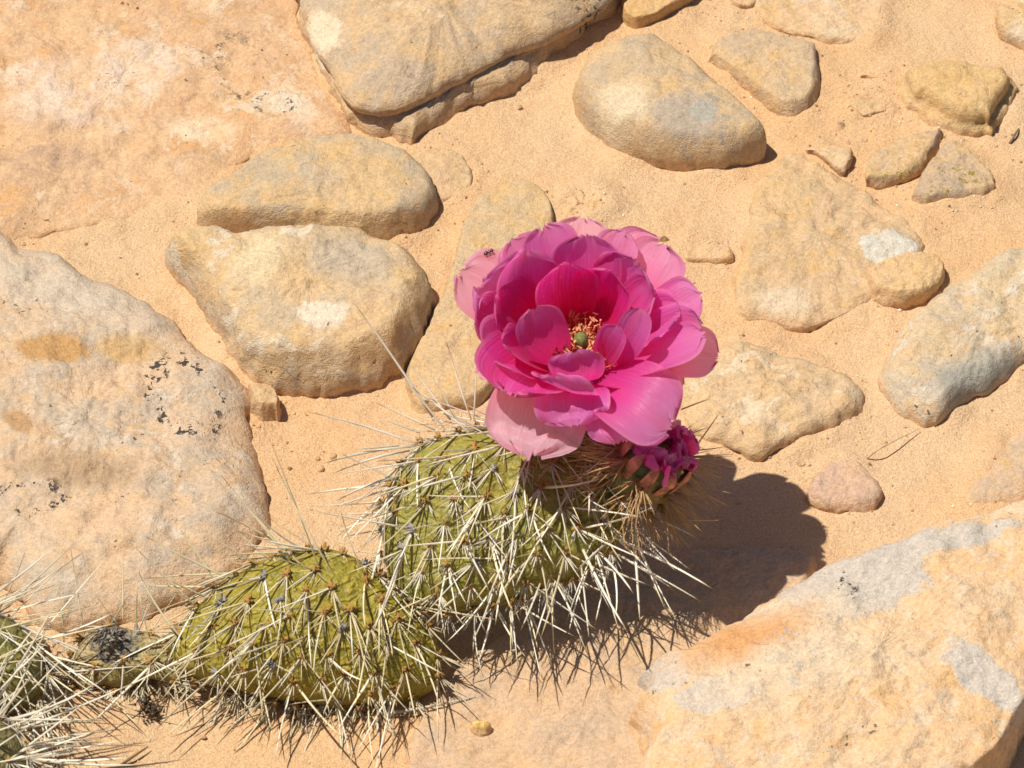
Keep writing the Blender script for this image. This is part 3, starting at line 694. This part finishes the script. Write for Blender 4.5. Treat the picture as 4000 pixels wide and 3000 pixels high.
# single long spines that stand clear of the pads (photograph pixels: base, tip, how far the tip comes towards the camera)
def long_spine(pad, x0, y0, x1, y1, tow, mat, r=.045):
    b = on_plane(x0, y0, pad.c+pad.n*pad.T*.6, pad.n)
    dep = (b-CAM).dot(FW); tip = at_depth(x1, y1, dep-tow*CM)
    add_spine(CAC, pad.o, b, tip-b, (tip-b).length, r*CM, mat)
for a in [(1690, 1630, 1380, 1180, 1.2), (1760, 1640, 1600, 1420, .5), (1740, 1680, 1560, 1455, .8), (1830, 1690, 1590, 1500, .4), (1850, 1640, 1868, 1340, .8), (1700, 1680, 1460, 1570, .6), (1640, 1690, 1480, 1630, .3), (1560, 1740, 1370, 1755, .5), (1600, 1760, 1300, 1850, .7),
          (1560, 1860, 1310, 1960, .8), (1550, 1900, 1290, 1985, .4), (1790, 1650, 1690, 1450, .4), (1840, 1640, 1740, 1320, .3)]:
    long_spine(UPR, *a, SP_CREAM, .042)
for a in [(1130, 2190, 850, 1840, 1.0), (1170, 2200, 900, 1900, .6), (1250, 2230, 1055, 1720, 1.2), (1300, 2240, 1060, 1780, .9), (900, 2260, 560, 2090, .6), (850, 2280, 700, 2060, .5), (800, 2330, 640, 2250, .5), (760, 2360, 530, 2140, .5), (1000, 2200, 800, 2080, .3), (1060, 2190, 930, 2080, .3), (1420, 2240, 1330, 1990, .5), (1500, 2200, 1500, 1990, .4), (700, 2480, 540, 2230, .3)]:
    long_spine(LOW, *a, SP_STRAW, .044)
for a in [(480, 2420, 480, 2150, .3), (330, 2480, 275, 2130, .5), (450, 2430, 350, 2290, .3), (250, 2540, 225, 2280, .3)]: long_spine(STB, *a, SP_STRAW, .03)
for a in [(2400, 2100, 2800, 2310, 1.0), (2270, 2130, 2460, 2480, 1.6), (2400, 2090, 2580, 2270, .8), (2430, 2050, 2640, 2230, .9), (2330, 2200, 2550, 2290, .5), (2480, 2120, 2500, 2430, .9), (2390, 2200, 2400, 2440, .9), (2270, 2210, 2300, 2490, 1.4), (2170, 2270, 2090, 2500, 1.2), (2110, 2280, 2030, 2470, 1.2), (2150, 2250, 2110, 2390, .9), (2390, 2110, 2240, 2250, 1.3)]:
    long_spine(UPR, *a, SP_CREAM, .046)

# ------------------------------------------------------------------ flower
FPC = (2270, 1330)
F0 = Vector((0.0, 0.0, 0.0)); _r = ray(*FPC)
# stigma hangs 7.6 cm above the sand
F0 = on_z(FPC[0], FPC[1], 8.35*CM); DEPTH = (F0-CAM).dot(FW)
def fl(cx, cy, wv):                    # close-up pixels (1961 x 1659) + centimetres towards the camera
    return at_depth(1650+cx/1.5085, 750+cy/1.5085, DEPTH-wv*CM)
AX = (UP*.60-FW*.80).normalized()
def petal_material():
    m, g = new_mat('petal')
    tn = g.n('ShaderNodeAttribute', attribute_name='tone').outputs['Fac']
    uv = g.n('ShaderNodeAttribute', attribute_name='puv').outputs['Vector']
    sx = g.n('ShaderNodeSeparateXYZ'); g.l(uv, sx.inputs[0]); U_, V_, ID = sx.outputs
    mp = g.n('ShaderNodeMapping'); g.l(uv, mp.inputs[0]); mp.inputs['Scale'].default_value = (15, .8, 5)
    st = g.noise(mp.outputs[0], 2.2, 5, .6, .2)
    mp2 = g.n('ShaderNodeMapping'); g.l(uv, mp2.inputs[0]); mp2.inputs['Scale'].default_value = (2.0, 1.0, 5)
    bl = g.noise(mp2.outputs[0], 1.6, 4, .6)
    deep = g.mix(g.step(V_, .15, .8), (.90, .014, .19), (.80, .04, .43))
    mid = g.mix(g.step(V_, .25, 1.0), (.80, .045, .44), (.76, .25, .68))
    pal = g.mix(g.step(V_, .25, .9), (.85, .16, .43), (.89, .57, .71))
    c = g.mix(g.step(tn, 0., .5), deep, mid); c = g.mix(g.step(tn, .5, 1.), c, pal)
    c = g.mix(g.math('MULTIPLY', g.step(st, .48, .75), g.math('MULTIPLY', V_, .35)), c, (.78, .42, .68))
    c = g.mix(g.math('MULTIPLY', g.step(bl, .48, .66), .35), c, g.mix(tn, (.80, .012, .18), (.84, .30, .46)))
    rim = g.math('MAXIMUM', g.step(g.math('ABSOLUTE', U_), .43, .5), g.step(V_, .93, 1.0))
    c = g.mix(g.math('MULTIPLY', rim, g.math('MULTIPLY', g.step(V_, .45, .8), .35)), c, (.86, .48, .68))
    pol = g.step(g.noise(g.scale(g.n('ShaderNodeTexCoord').outputs['Object'], 100.), 14, 1, .5), .73, .77)
    c = g.mix(g.math('MULTIPLY', pol, g.math('SUBTRACT', .75, g.math('MULTIPLY', tn, .75))), c, (.8, .42, .34))
    n = g.bump(g.math('ADD', st, g.math('MULTIPLY', bl, 1.2)), .4, .0013)
    p = g.principled(c, .36, n, .4)
    p.inputs['Sheen Weight'].default_value = .12; p.inputs['Sheen Roughness'].default_value = .35
    p.inputs['Sheen Tint'].default_value = (1, .75, .95, 1)
    tr = g.n('ShaderNodeBsdfTranslucent'); g.l(g.mix(1., c, (1.12, .9, .88), 'MULTIPLY'), tr.inputs[0]); g.l(n, tr.inputs[1])
    mx = g.n('ShaderNodeMixShader'); mx.inputs[0].default_value = .62
    g.l(p.outputs[0], mx.inputs[1]); g.l(tr.outputs[0], mx.inputs[2])
    g.finish(mx.outputs[0]); return m
PETAL = petal_material()
def petal(parent, base, midp, tip, width, tone, cup=.18, ruf=.06, curl=0., roll=0., axis=AX, center=None, base_w=.28, peak=.70, face=0., wdir=None, seed=0, nu=23, nv=20, mat=None, shift=None, notch_=.09, tipn=3.6, name='petal'):
    """one petal: midrib base > midp > tip (world points), width in metres, cup = how far the margins rise"""
    rs = random.Random(seed+77); sd = Vector((rs.uniform(0, 50), rs.uniform(0, 50), rs.uniform(0, 50)))
    c1 = midp*2-(base+tip)*.5                       # quadratic through midp
    vs_, fs, tone_, uv = [], [], [], []
    radial = (tip-center)-axis*(tip-center).dot(axis)
    if radial.length < 1e-5: radial = UP
    tang = axis.cross(radial).normalized(); inward = (axis*.6-radial.normalized()).normalized()
    L = (midp-base).length+(tip-midp).length
    for iv in range(nv+1):
        t = iv/nv
        t = 1-(1-t)**1.45
        p = base*(1-t)**2+c1*2*t*(1-t)+tip*t*t
        T = ((c1-base)*(1-t)+(tip-c1)*t).normalized()
        Wd = (tang-T*tang.dot(T)).normalized()
        if wdir is not None: Wd = (wdir-T*wdir.dot(T)).normalized()
        elif face:
            fc = T.cross(FW).normalized()
            if fc.dot(Wd) < 0: fc = -fc
            Wd = Wd.lerp(fc, face).normalized()
        Wd = Matrix.Rotation(roll, 3, T) @ Wd
        N = T.cross(Wd).normalized()
        if N.dot(inward) < 0 and roll == 0: N = -N
        if t < peak: wf = base_w+(1-base_w)*math.sin(t/peak*math.pi/2)**1.1
        else: wf = max(.25**2, (1-((t-peak)/(1-peak))**tipn))**.5
        for iu in range(nu+1):
            s = -1+2*iu/nu
            sm = s*math.sin(1.45)/math.sin(1.45)
            # rounded tip: rows near the tip bow back at the margins
            hw = width*.5*wf
            q = p+Wd*(sm*hw)
            q += N*(cup*width*(s*s-.15)*wf)
            q -= N*(curl*L*max(0, t-.55)**2*2.2)
            rr = noise.noise(Vector((s*1.6, t*1.8, 0))+sd)*1.1+noise.noise(Vector((s*4.5, t*1.6, 3))+sd)*.8*(.3+abs(s)*t)
            q += N*(rr*ruf*width*(.25+.75*min(t, .8))*(.4+.6*abs(s))*(1 if t < .85 else 1-.5*(t-.85)/.15))
            q += T*(noise.noise(Vector((s*5.5, 7, 0))+sd)*notch_*width*max(0, t-.6)/.4)
            q += T*(noise.noise(Vector((s*8.5, 3, 1))+sd)*notch_*.35*width*max(0, t-.72)/.28)
            vs_.append(q); tone_.append(tone); uv.append((s*.5, t, (seed % 17)*1.0))
    for iv in range(nv):
        for iu in range(nu):
            a = iv*(nu+1)+iu; fs.append((a, a+1, a+nu+2, a+nu+1))
    o = part(name, vs_, fs, mat or PETAL, parent, Vector(base))
    at = o.data.attributes.new('tone', 'FLOAT', 'POINT'); at.data.foreach_set('value', tone_)
    at = o.data.attributes.new('puv', 'FLOAT_VECTOR', 'POINT'); at.data.foreach_set('vector', [x for v in uv for x in v])
    return o

# receptacle: spiny green tube from the pad's top edge up to the petals
def lathe(path, radii, n=20, wob=.0):
    vs_, fs = [], []
    for k, (p, r) in enumerate(zip(path, radii)):
        T = (path[min(k+1, len(path)-1)]-path[max(k-1, 0)]).normalized(); s = T.cross(RT).normalized(); u_ = T.cross(s)
        for i in range(n):
            a = math.tau*i/n; rr = r*(1+wob*noise.noise(Vector((math.cos(a)*2, math.sin(a)*2, k*.7))))
            vs_.append(p+(s*math.cos(a)+u_*math.sin(a))*rr)
    for k in range(len(path)-1):
        for i in range(n): fs.append((k*n+i, k*n+(i+1) % n, (k+1)*n+(i+1) % n, (k+1)*n+i))
    fs.append(tuple(range(n))[::-1]); fs.append(tuple((len(path)-1)*n+i for i in range(n)))
    return vs_, fs
OVARY = pad_material('ovary_skin', (.10, .16, .035), (.13, .19, .05), (.16, .14, .03), wr=.4)
CUP = F0-AX*1.5*CM                                             # floor of the flower
root = on_plane(2235, 1775, UPR.c+UPR.n*.1*CM, UPR.n)
pa = [root.lerp(CUP, k/9)+(UP*.25*math.sin(k/9*math.pi))*CM for k in range(10)]
vs_, fs = lathe(pa, [x*CM for x in (.75, .9, 1.02, 1.08, 1.1, 1.08, 1.02, .98, .95, .8)], 22, .08)
FLO = part('flower', vs_, fs, OVARY, CAC, root); FLO['label'] = 'open magenta flower on its short green tube'
WPX = 1/188.5*CM
def base_pt(tip, r=.45):
    rd = (tip-CUP)-AX*(tip-CUP).dot(AX); return CUP+rd.normalized()*r*CM+AX*.1*CM
# (tip x, y, w) (middle x, y, w) width px, tone, cup, ruffle, curl
PET = [
 # outer pale back row
 ((945, 150, -1.5), (930, 500, -1.4), 330, .95, .10, .06, .05),
 ((1420, 300, -.9), (1240, 560, -.9), 470, .70, .12, .06, .0),
 ((1190, 235, -.7), (1080, 520, -.8), 260, .72, .12, .05, .0),
 ((715, 205, -.6), (800, 520, -.8), 330, .55, .14, .06, .0),
 ((530, 285, -.7), (690, 560, -.9), 320, .62, .12, .05, .0),
 ((235, 465, -1.1), (520, 680, -1.3), 440, .85, .12, .04, .05),
 ((335, 560, .0), (540, 750, -.7), 620, .46, .20, .05, .0),
 ((315, 800, .3), (520, 860, -.6), 420, .42, .18, .05, .0),
 # inner back and left
 ((600, 345, .8), (620, 640, -.1), 420, .25, .22, .05, .0),
 ((440, 600, 1.0), (560, 760, .0), 400, .22, .24, .05, .0),
 ((960, 265, .3), (960, 560, -.5), 400, .32, .16, .09, .06),
 ((1270, 420, .5), (1160, 640, -.5), 400, .33, .20, .07, .0),
 ((850, 420, .8), (840, 640, -.4), 360, .0, .22, .05, .0),
 ((1110, 470, .7), (1060, 660, -.5), 370, .02, .22, .06, .0),
 # right side
 ((1370, 590, .6), (1220, 720, -.3), 260, .35, .22, .06, .0),
 ((1500, 720, .8), (1270, 810, -.2), 320, .34, .18, .08, .05),
 ((1640, 610, .4), (1400, 770, -.2), 330, .58, .16, .08, .0),
 ((1740, 970, -.1), (1420, 960, -.4), 330, .80, .10, .05, .05),
 ((1655, 830, 1.1), (1350, 930, .4), 420, .42, .20, .06, .0),
 ((1530, 1150, -.1), (1300, 1080, -.3), 200, .9, .1, .06, .0),
 # lower front
 ((640, 1545, 1.0), (720, 1230, .6), 560, 1.0, .08, .05, .18),
 ((1165, 1470, 1.4), (1080, 1240, 1.0), 330, .55, .10, .06, .1),
 ((900, 1370, 1.7), (880, 1180, 1.2), 420, .50, .14, .06, .1),
 ((1480, 1370, 1.9), (1200, 1190, 1.3), 480, .62, .14, .07, .16),
 ((500, 1180, 1.8), (640, 1050, .9), 520, .16, .22, .05, .05),
 ((400, 980, 1.4), (580, 960, .5), 420, .25, .22, .05, .0),
 ((470, 880, 1.7), (620, 960, .7), 250, .22, .24, .05, .0),
 ((330, 1080, -.2), (560, 1020, -.4), 170, .95, .1, .05, .0),
 # standing inner front petals, outer faces towards the camera
 ((775, 1085, 2.3), (850, 1165, 1.2), 390, .38, .12, .04, .0, RT*.9-UP*.35),
 ((895, 940, 2.0), (915, 1085, 1.0), 310, .34, .10, .05, .0, RT),
 ((650, 690, 1.5), (735, 890, .6), 290, .32, .10, .04, .0, RT*.81+UP*.58),
 ((1290, 690, 1.6), (1180, 925, .8), 190, .36, .10, .04, .0, RT*.72-UP*.69),
 ((1150, 790, 1.4), (1085, 935, .6), 170, .32, .10, .04, .0, RT*.76-UP*.65),
]
PETS = []
for i, (tp, md, wd, tone, cup, ruf, curl, *wdr) in enumerate(PET):
    tip = fl(*tp); mid = fl(*md)
    PETS.append(petal(FLO, base_pt(tip), mid, tip, wd*WPX, tone, cup, ruf*1.5, curl, center=CUP, seed=i, face=.25, wdir=wdr[0] if wdr else None))
# stigma and stamens
sg_, sf_ = [], []
for k in range(11):
    ph = math.pi*k/10
    for i in range(24):
        a = math.tau*i/24; r = .23*math.sin(ph)*(1+.09*math.cos(8*a)); e1 = AX.orthogonal().normalized(); e2 = AX.cross(e1)
        sg_.append(F0+(e1*math.cos(a)+e2*math.sin(a))*r*CM+AX*(.28*math.cos(ph))*CM)
for k in range(10):
    for i in range(24): sf_.append((k*24+i, k*24+(i+1) % 24, (k+1)*24+(i+1) % 24, (k+1)*24+i))
STIG = part('stigma', sg_, sf_, flat_mat('stigma_green', (.17, .19, .06), .7, .2, .3, 9), FLO, F0)
pv, pf = lathe([CUP, F0-AX*.15*CM], [.12*CM, .10*CM], 10)
part('style', pv, pf, flat_mat('style_pink', (.6, .2, .18)), FLO, CUP)
FIL = flat_mat('filament', (.90, .20, .10), .6); ANT = flat_mat('anther', (.94, .46, .24), .8)
def stamen_mesh(sd):
    r = random.Random(sd); path = []; bend = Vector((r.uniform(-.25, .25), r.uniform(-.25, .25), 0))
    for k in range(5): t = k/4; path.append(Vector((0, 0, t))+bend*t*t)
    vs_, fs, mi = [], [], []
    def tube(path, rad, m):
        for k, p in enumerate(path):
            o = len(vs_)
            for i in range(4):
                a = math.tau*i/4; vs_.append(p+Vector((math.cos(a), math.sin(a), 0))*rad)
            if k:
                for i in range(4): fs.append((o-4+i, o-4+(i+1) % 4, o+(i+1) % 4, o+i)); mi.append(m)
    tube(path, .015, 0); e = path[-1]; d = Vector((r.uniform(-1, 1), r.uniform(-1, 1), .3)).normalized()
    tube([e-d*.03, e+d*.03+Vector((0, 0, .02)), e+d*.055+Vector((0, 0, .04))], .022, 1)
    me = mesh('stamen', vs_, fs, (FIL, ANT)); me.polygons.foreach_set('material_index', mi); return me
STM = [stamen_mesh(s) for s in range(7)]
rs = random.Random(5); e1 = AX.cross(RT).normalized(); e2 = AX.cross(e1)
for k in range(290):
    a = rs.uniform(0, math.tau); ring = rs.uniform(.14, .55); b = CUP+(e1*math.cos(a)+e2*math.sin(a))*ring*CM
    d = (AX+(e1*math.cos(a)+e2*math.sin(a))*rs.uniform(.0, .38)).normalized(); L = rs.uniform(1.1, 1.62)*CM
    o = bpy.data.objects.new('stamen', STM[k % 7]); col.objects.link(o); o.parent = FLO; o.matrix_parent_inverse = Matrix.Translation(-WORLD_LOC[FLO.name])
    o.matrix_basis = Matrix.Translation(b) @ (d.to_track_quat('Z', 'Y').to_matrix() @ Matrix.Rotation(rs.uniform(0, 6), 3, 'Z')).to_4x4() @ Matrix.Diagonal((L, L, L, 1))
# bristles of the flower tube
for k in range(34):
    t = rs.uniform(.02, .75); a = rs.uniform(-.4, math.pi+.4); p = root.lerp(CUP, t); T = (CUP-root).normalized(); s = T.cross(RT).normalized(); u_ = RT
    nrm = (u_*math.cos(a)*1.0-FW*abs(math.sin(a))).normalized(); P = p+nrm*1.0*CM
    put_areole(FLO, P, nrm, .11*CM)
    for q in range(8):
        d = (nrm+Vector((rs.uniform(-1, 1), rs.uniform(-1, 1), rs.uniform(-1.3, .4)))*.8).normalized()
        add_spine(CAC, FLO, P, d, rs.uniform(.6, 1.7)*CM, rs.uniform(.014, .024)*CM, SP_BROWN)

# ------------------------------------------------------------------ withered flower beside it
BC = on_plane(2520, 1905, UPR.c+UPR.n*.9*CM, UPR.n); BD = (BC-CAM).dot(FW)
def bd(x, y, wv): return at_depth(x, y, BD-wv*CM)
b0 = bd(2440, 1915, -.5); b1 = bd(2585, 1760, .9); BAX = (b1-b0).normalized()
pa = [b0.lerp(b1, k/8) for k in range(9)]
vs_, fs = lathe(pa, [x*CM for x in (.3, .7, .92, 1.02, 1.05, 1.02, .98, .92, .7)], 22, .12)
BUD = part('withered_flower', vs_, fs, pad_material('bud_skin', (.17, .20, .06), (.28, .18, .08), (.24, .12, .06), wr=.4), CAC, b0); BUD['label'] = 'withered crumpled magenta flower on a spiny green ovary'
be1 = BAX.cross(RT).normalized(); be2 = BAX.cross(be1); bc = b0.lerp(b1, .85)
for k in range(40):
    a = math.tau*k/40*9+rs.uniform(-.3, .3); rr = rs.uniform(.25, 1.0)
    rad = be1*math.cos(a)+be2*math.sin(a)
    tip = bc+rad*rr*.92*CM+BAX*rs.uniform(.3, .95)*CM; mid = bc+rad*(rr*.75+.28)*CM+BAX*rs.uniform(.15, .6)*CM
    petal(BUD, bc+rad*rs.uniform(.1, .5)*CM, mid, tip, rs.uniform(.35, .8)*CM, rs.choice([.35, .45, .5, .6, .8]), .3, .5, rs.uniform(-.2, .2), axis=BAX, center=b0, seed=100+k, nu=9, nv=9, roll=rs.uniform(-.8, .8), notch_=.18)
SEPAL = flat_mat('sepal', (.50, .20, .14), .6, .3, .5, 3)
for k in range(11):                                            # fleshy sepals
    a = math.tau*k/11; rad = be1*math.cos(a)+be2*math.sin(a)
    petal(BUD, bc-BAX*.7*CM+rad*.95*CM, bc+rad*1.14*CM-BAX*.05*CM, bc+rad*1.02*CM+BAX*rs.uniform(.35, .75)*CM, .36*CM, .5, .1, .3, 0, axis=BAX, center=b0, seed=140+k, nu=7, nv=8, name='sepal', peak=.35, mat=SEPAL)
for k in range(64):
    t = rs.uniform(.1, .9); a = rs.uniform(0, math.tau); nrm = be1*math.cos(a)+be2*math.sin(a); P = b0.lerp(b1, t)+nrm*1.08*CM
    if (P-CAM).dot(FW) > BD+.011: continue
    put_areole(BUD, P, nrm, .13*CM)
    for q in range(9):
        d = (nrm+Vector((rs.uniform(-1, 1), rs.uniform(-1, 1), rs.uniform(-1.2, .5)))*.55).normalized()
        add_spine(CAC, BUD, P, d, rs.uniform(.5, 1.9)*CM, rs.uniform(.018, .030)*CM, SP_BROWN)
for (x0, y0, x1, y1) in [(2660, 1600, 2780, 1555), (2720, 1740, 2815, 1605), (2700, 1760, 2830, 1745), (2700, 1800, 2835, 1830), (2640, 1900, 2730, 2020), (2680, 1900, 2780, 1945), (2680, 2030, 2830, 2032), (2600, 1950, 2640, 2080)]:
    add_spine(CAC, BUD, bd(x0, y0, .3), bd(x1, y1, .5)-bd(x0, y0, .3), (bd(x1, y1, .5)-bd(x0, y0, .3)).length, .03*CM, SP_BROWN)
build_spines(CAC)

# ================================================================== SECOND CACTUS CLUMP
c2 = on_z(60, 2790, 0)
CA2 = empty('prickly_pear_cactus', c2)
tag(CA2, 'low cactus clump bristling with long grey white spines beside the shrivelled stub', 'cactus')
n2 = Vector((.1, -.6, .8))
PA = Pad('pad', CA2, [(-330, 2500), (-200, 2410), (-60, 2400), (60, 2440), (150, 2530), (190, 2630), (150, 2730), (40, 2790), (-150, 2800), (-320, 2720)], on_z(60, 2780, .5*CM), n2, 1.4, lambda o: pad_material('clump_skin', (.24, .21, .06), (.22, .21, .05), (.28, .22, .10)), spacing=1.1)
PC = Pad('pad', CA2, [(-330, 2900), (-220, 2800), (-60, 2790), (60, 2860), (110, 2980), (80, 3110), (-60, 3190), (-330, 3190)], on_z(-60, 3150, .5*CM), n2, 1.6, lambda o: pad_material('clump_skin_dark', (.22, .19, .08), (.25, .21, .09), (.18, .16, .06)), spacing=1.1)
spines_for(CA2, PA, (-200, 2480), [SP_GREY, SP_CREAM, SP_STRAW], long_n=(4, 6), Lr=(1.0, 4.2), short_n=(7, 10), rimcount=22, down=.45, jit=.6, thick=.034)
spines_for(CA2, PC, (-250, 2950), [SP_GREY, SP_GREY, SP_CREAM], long_n=(4, 6), short_n=(7, 10), Lr=(1.6, 4.8), rimcount=24, down=-.05, jit=.5, thick=.036)
build_spines(CA2)

# ================================================================== LOOSE BITS
def stick(name, label, pts, r, mat, cat, group=None):
    path = [on_z(x, y, z*CM) for x, y, z in pts]; dense = []
    for i in range(len(path)-1):
        a, b, c_, d = path[max(i-1, 0)], path[i], path[i+1], path[min(i+2, len(path)-1)]
        for k in range(6):
            t = k/6; dense.append(.5*((2*b)+(c_-a)*t+(2*a-5*b+4*c_-d)*t*t+(3*b-a-3*c_+d)*t**3))
    dense.append(path[-1])
    v_, f_ = lathe(dense, [r*CM*(1-.7*(k/(len(dense)-1))**2) for k in range(len(dense))], 6)
    o = part(name, v_, f_, mat, None, path[0]); tag(o, label, cat, group); return o
STRAW = flat_mat('dry_straw', (.52, .42, .25), .8); TWIG = flat_mat('dry_twig', (.22, .14, .08), .8); ASH = flat_mat('grey_straw', (.52, .48, .40), .8)
stick('fallen_spine', 'long whitish fallen spine lying at the foot of the low pad', [(1490, 2790, .22), (1650, 2765, .46), (1860, 2722, .42)], .05, ASH, 'spine')
stick('dry_stalk', 'thin pale dry stalk bent beside the small pinkish rock', [(3385, 1790, .03), (3450, 1745, .35), (3590, 1675, .15)], .03, STRAW, 'stalk')
stick('dry_twig', 'short dark twig by the golden blocky rock', [(3945, 560, .04), (3965, 525, .12), (3980, 500, .06)], .05, TWIG, 'twig')
stick('dry_stalk', 'slender curved straw arching out of the cactus shadow', [(2500, 2240, 1.2), (2560, 2300, 1.3), (2610, 2390, .9), (2650, 2500, .33)], .026, STRAW, 'stalk')
stick('fallen_spine', 'brown fallen spine lying on the bare sand below the shrivelled stub', [(470, 2990, .1), (520, 2955, .2), (580, 2915, .15)], .05, TWIG, 'spine')
def debris(label, cx, cy, r, n, mats, sd, base=.1):
    rs_ = random.Random(sd); vv, ff, mi = [], [], []
    c0 = on_z(cx, cy, base*CM)
    for k in range(n):
        p = c0+Vector((rs_.gauss(0, .4), rs_.gauss(0, .4), abs(rs_.gauss(0, .25))))*r*CM
        d = Vector((rs_.uniform(-1, 1), rs_.uniform(-1, 1), rs_.uniform(-.3, .8))).normalized(); L = rs_.uniform(.2, .9)*r*CM; s = d.orthogonal().normalized(); t = d.cross(s); w_ = rs_.uniform(.03, .09)*CM; i = len(vv)
        vv += [p+s*w_, p-s*w_, p+t*w_, p+d*L]; ff += [(i, i+2, i+3), (i+2, i+1, i+3), (i+1, i, i+3), (i, i+1, i+2)]; mi += [k % len(mats)]*4
    # a lumpy core
    for k in range(9):
        ph = math.pi*k/8
        for j in range(12):
            a = math.tau*j/12; dd = Vector((math.cos(a)*math.sin(ph), math.sin(a)*math.sin(ph), math.cos(ph)*.7)); vv.append(c0+dd*(.42+.25*noise.noise(dd*2+Vector((sd, 0, 0))))*r*CM)
    b = len(vv)-108
    for k in range(8):
        for j in range(12): ff.append((b+k*12+j, b+k*12+(j+1) % 12, b+(k+1)*12+(j+1) % 12, b+(k+1)*12+j)); mi.append(0)
    o = part('plant_debris', vv, ff, mats[0], None, c0)
    for m_ in mats[1:]: o.data.materials.append(m_)
    o.data.polygons.foreach_set('material_index', mi); tag(o, label, 'debris', 'scraps of dry plant litter'); return o
DKB = flat_mat('dark_litter', (.085, .07, .055), .95, .05, .4, 12); GRB = flat_mat('grey_litter', (.28, .25, .21), .95, .05, .4, 12)
debris('dark woolly scrap of dead areole on the sand below the stub', 588, 2775, .42, 40, (DKB, TWIG), 3)
debris('grey tuft of plant litter pressed under the low pad', 1150, 2765, .55, 40, (GRB, STRAW, TWIG), 4)
debris('small dark tangle of litter between stub and grey spined clump', 190, 2590, .55, 40, (DKB, GRB, TWIG), 5, .15)
debris('black crumbly litter resting in the scar of the stub', 430, 2500, .5, 50, (GRB, DKB, GRB), 6, 1.62)
# ant on the outer petal
ao = PETS[5]; ap = min((v.co+WORLD_LOC[ao.name] for v in ao.data.vertices), key=lambda p: math.dist(to_px(p), (1905, 985)))+AX*.06*CM
def ellip(c_, d, a, b, n1=8, n2=10):
    s = d.orthogonal().normalized(); t = d.cross(s); v_, f_ = [], []
    for k in range(n1+1):
        ph = math.pi*k/n1
        for j in range(n2): an = math.tau*j/n2; v_.append(c_+d*a*math.cos(ph)+(s*math.cos(an)+t*math.sin(an))*b*math.sin(ph))
    for k in range(n1):
        for j in range(n2): f_.append((k*n2+j, k*n2+(j+1) % n2, (k+1)*n2+(j+1) % n2, (k+1)*n2+j))
    return v_, f_
BUGM = flat_mat('ant_shell', (.035, .02, .014), .35, .5)
ad = (RT*.9+UP*.4).normalized(); vv, ff = [], []
for off, a, b in ((-.11, .07, .05), (0, .06, .035), (.09, .05, .042)):
    v_, f_ = ellip(ap+ad*off*CM, ad, a*CM, b*CM); o0 = len(vv); vv += v_; ff += [tuple(o0+i for i in f) for f in f_]
ANTO = part('ant', vv, ff, BUGM, None, ap); tag(ANTO, 'tiny dark ant on the rim of a pale outer petal', 'ant')
for k in range(6):
    sd_ = 1 if k % 2 else -1; s0 = ap+ad*((k//2)-1)*.045*CM; side = ad.cross(AX).normalized()*sd_
    kn = s0+side*.06*CM+AX*.03*CM+ad*((k//2)-1)*.03*CM; ft = s0+side*.11*CM-AX*.07*CM+ad*((k//2)-1)*.07*CM
    v_, f_ = lathe([s0, kn, ft], [.008*CM]*3, 5); part('leg', v_, f_, BUGM, ANTO, s0)
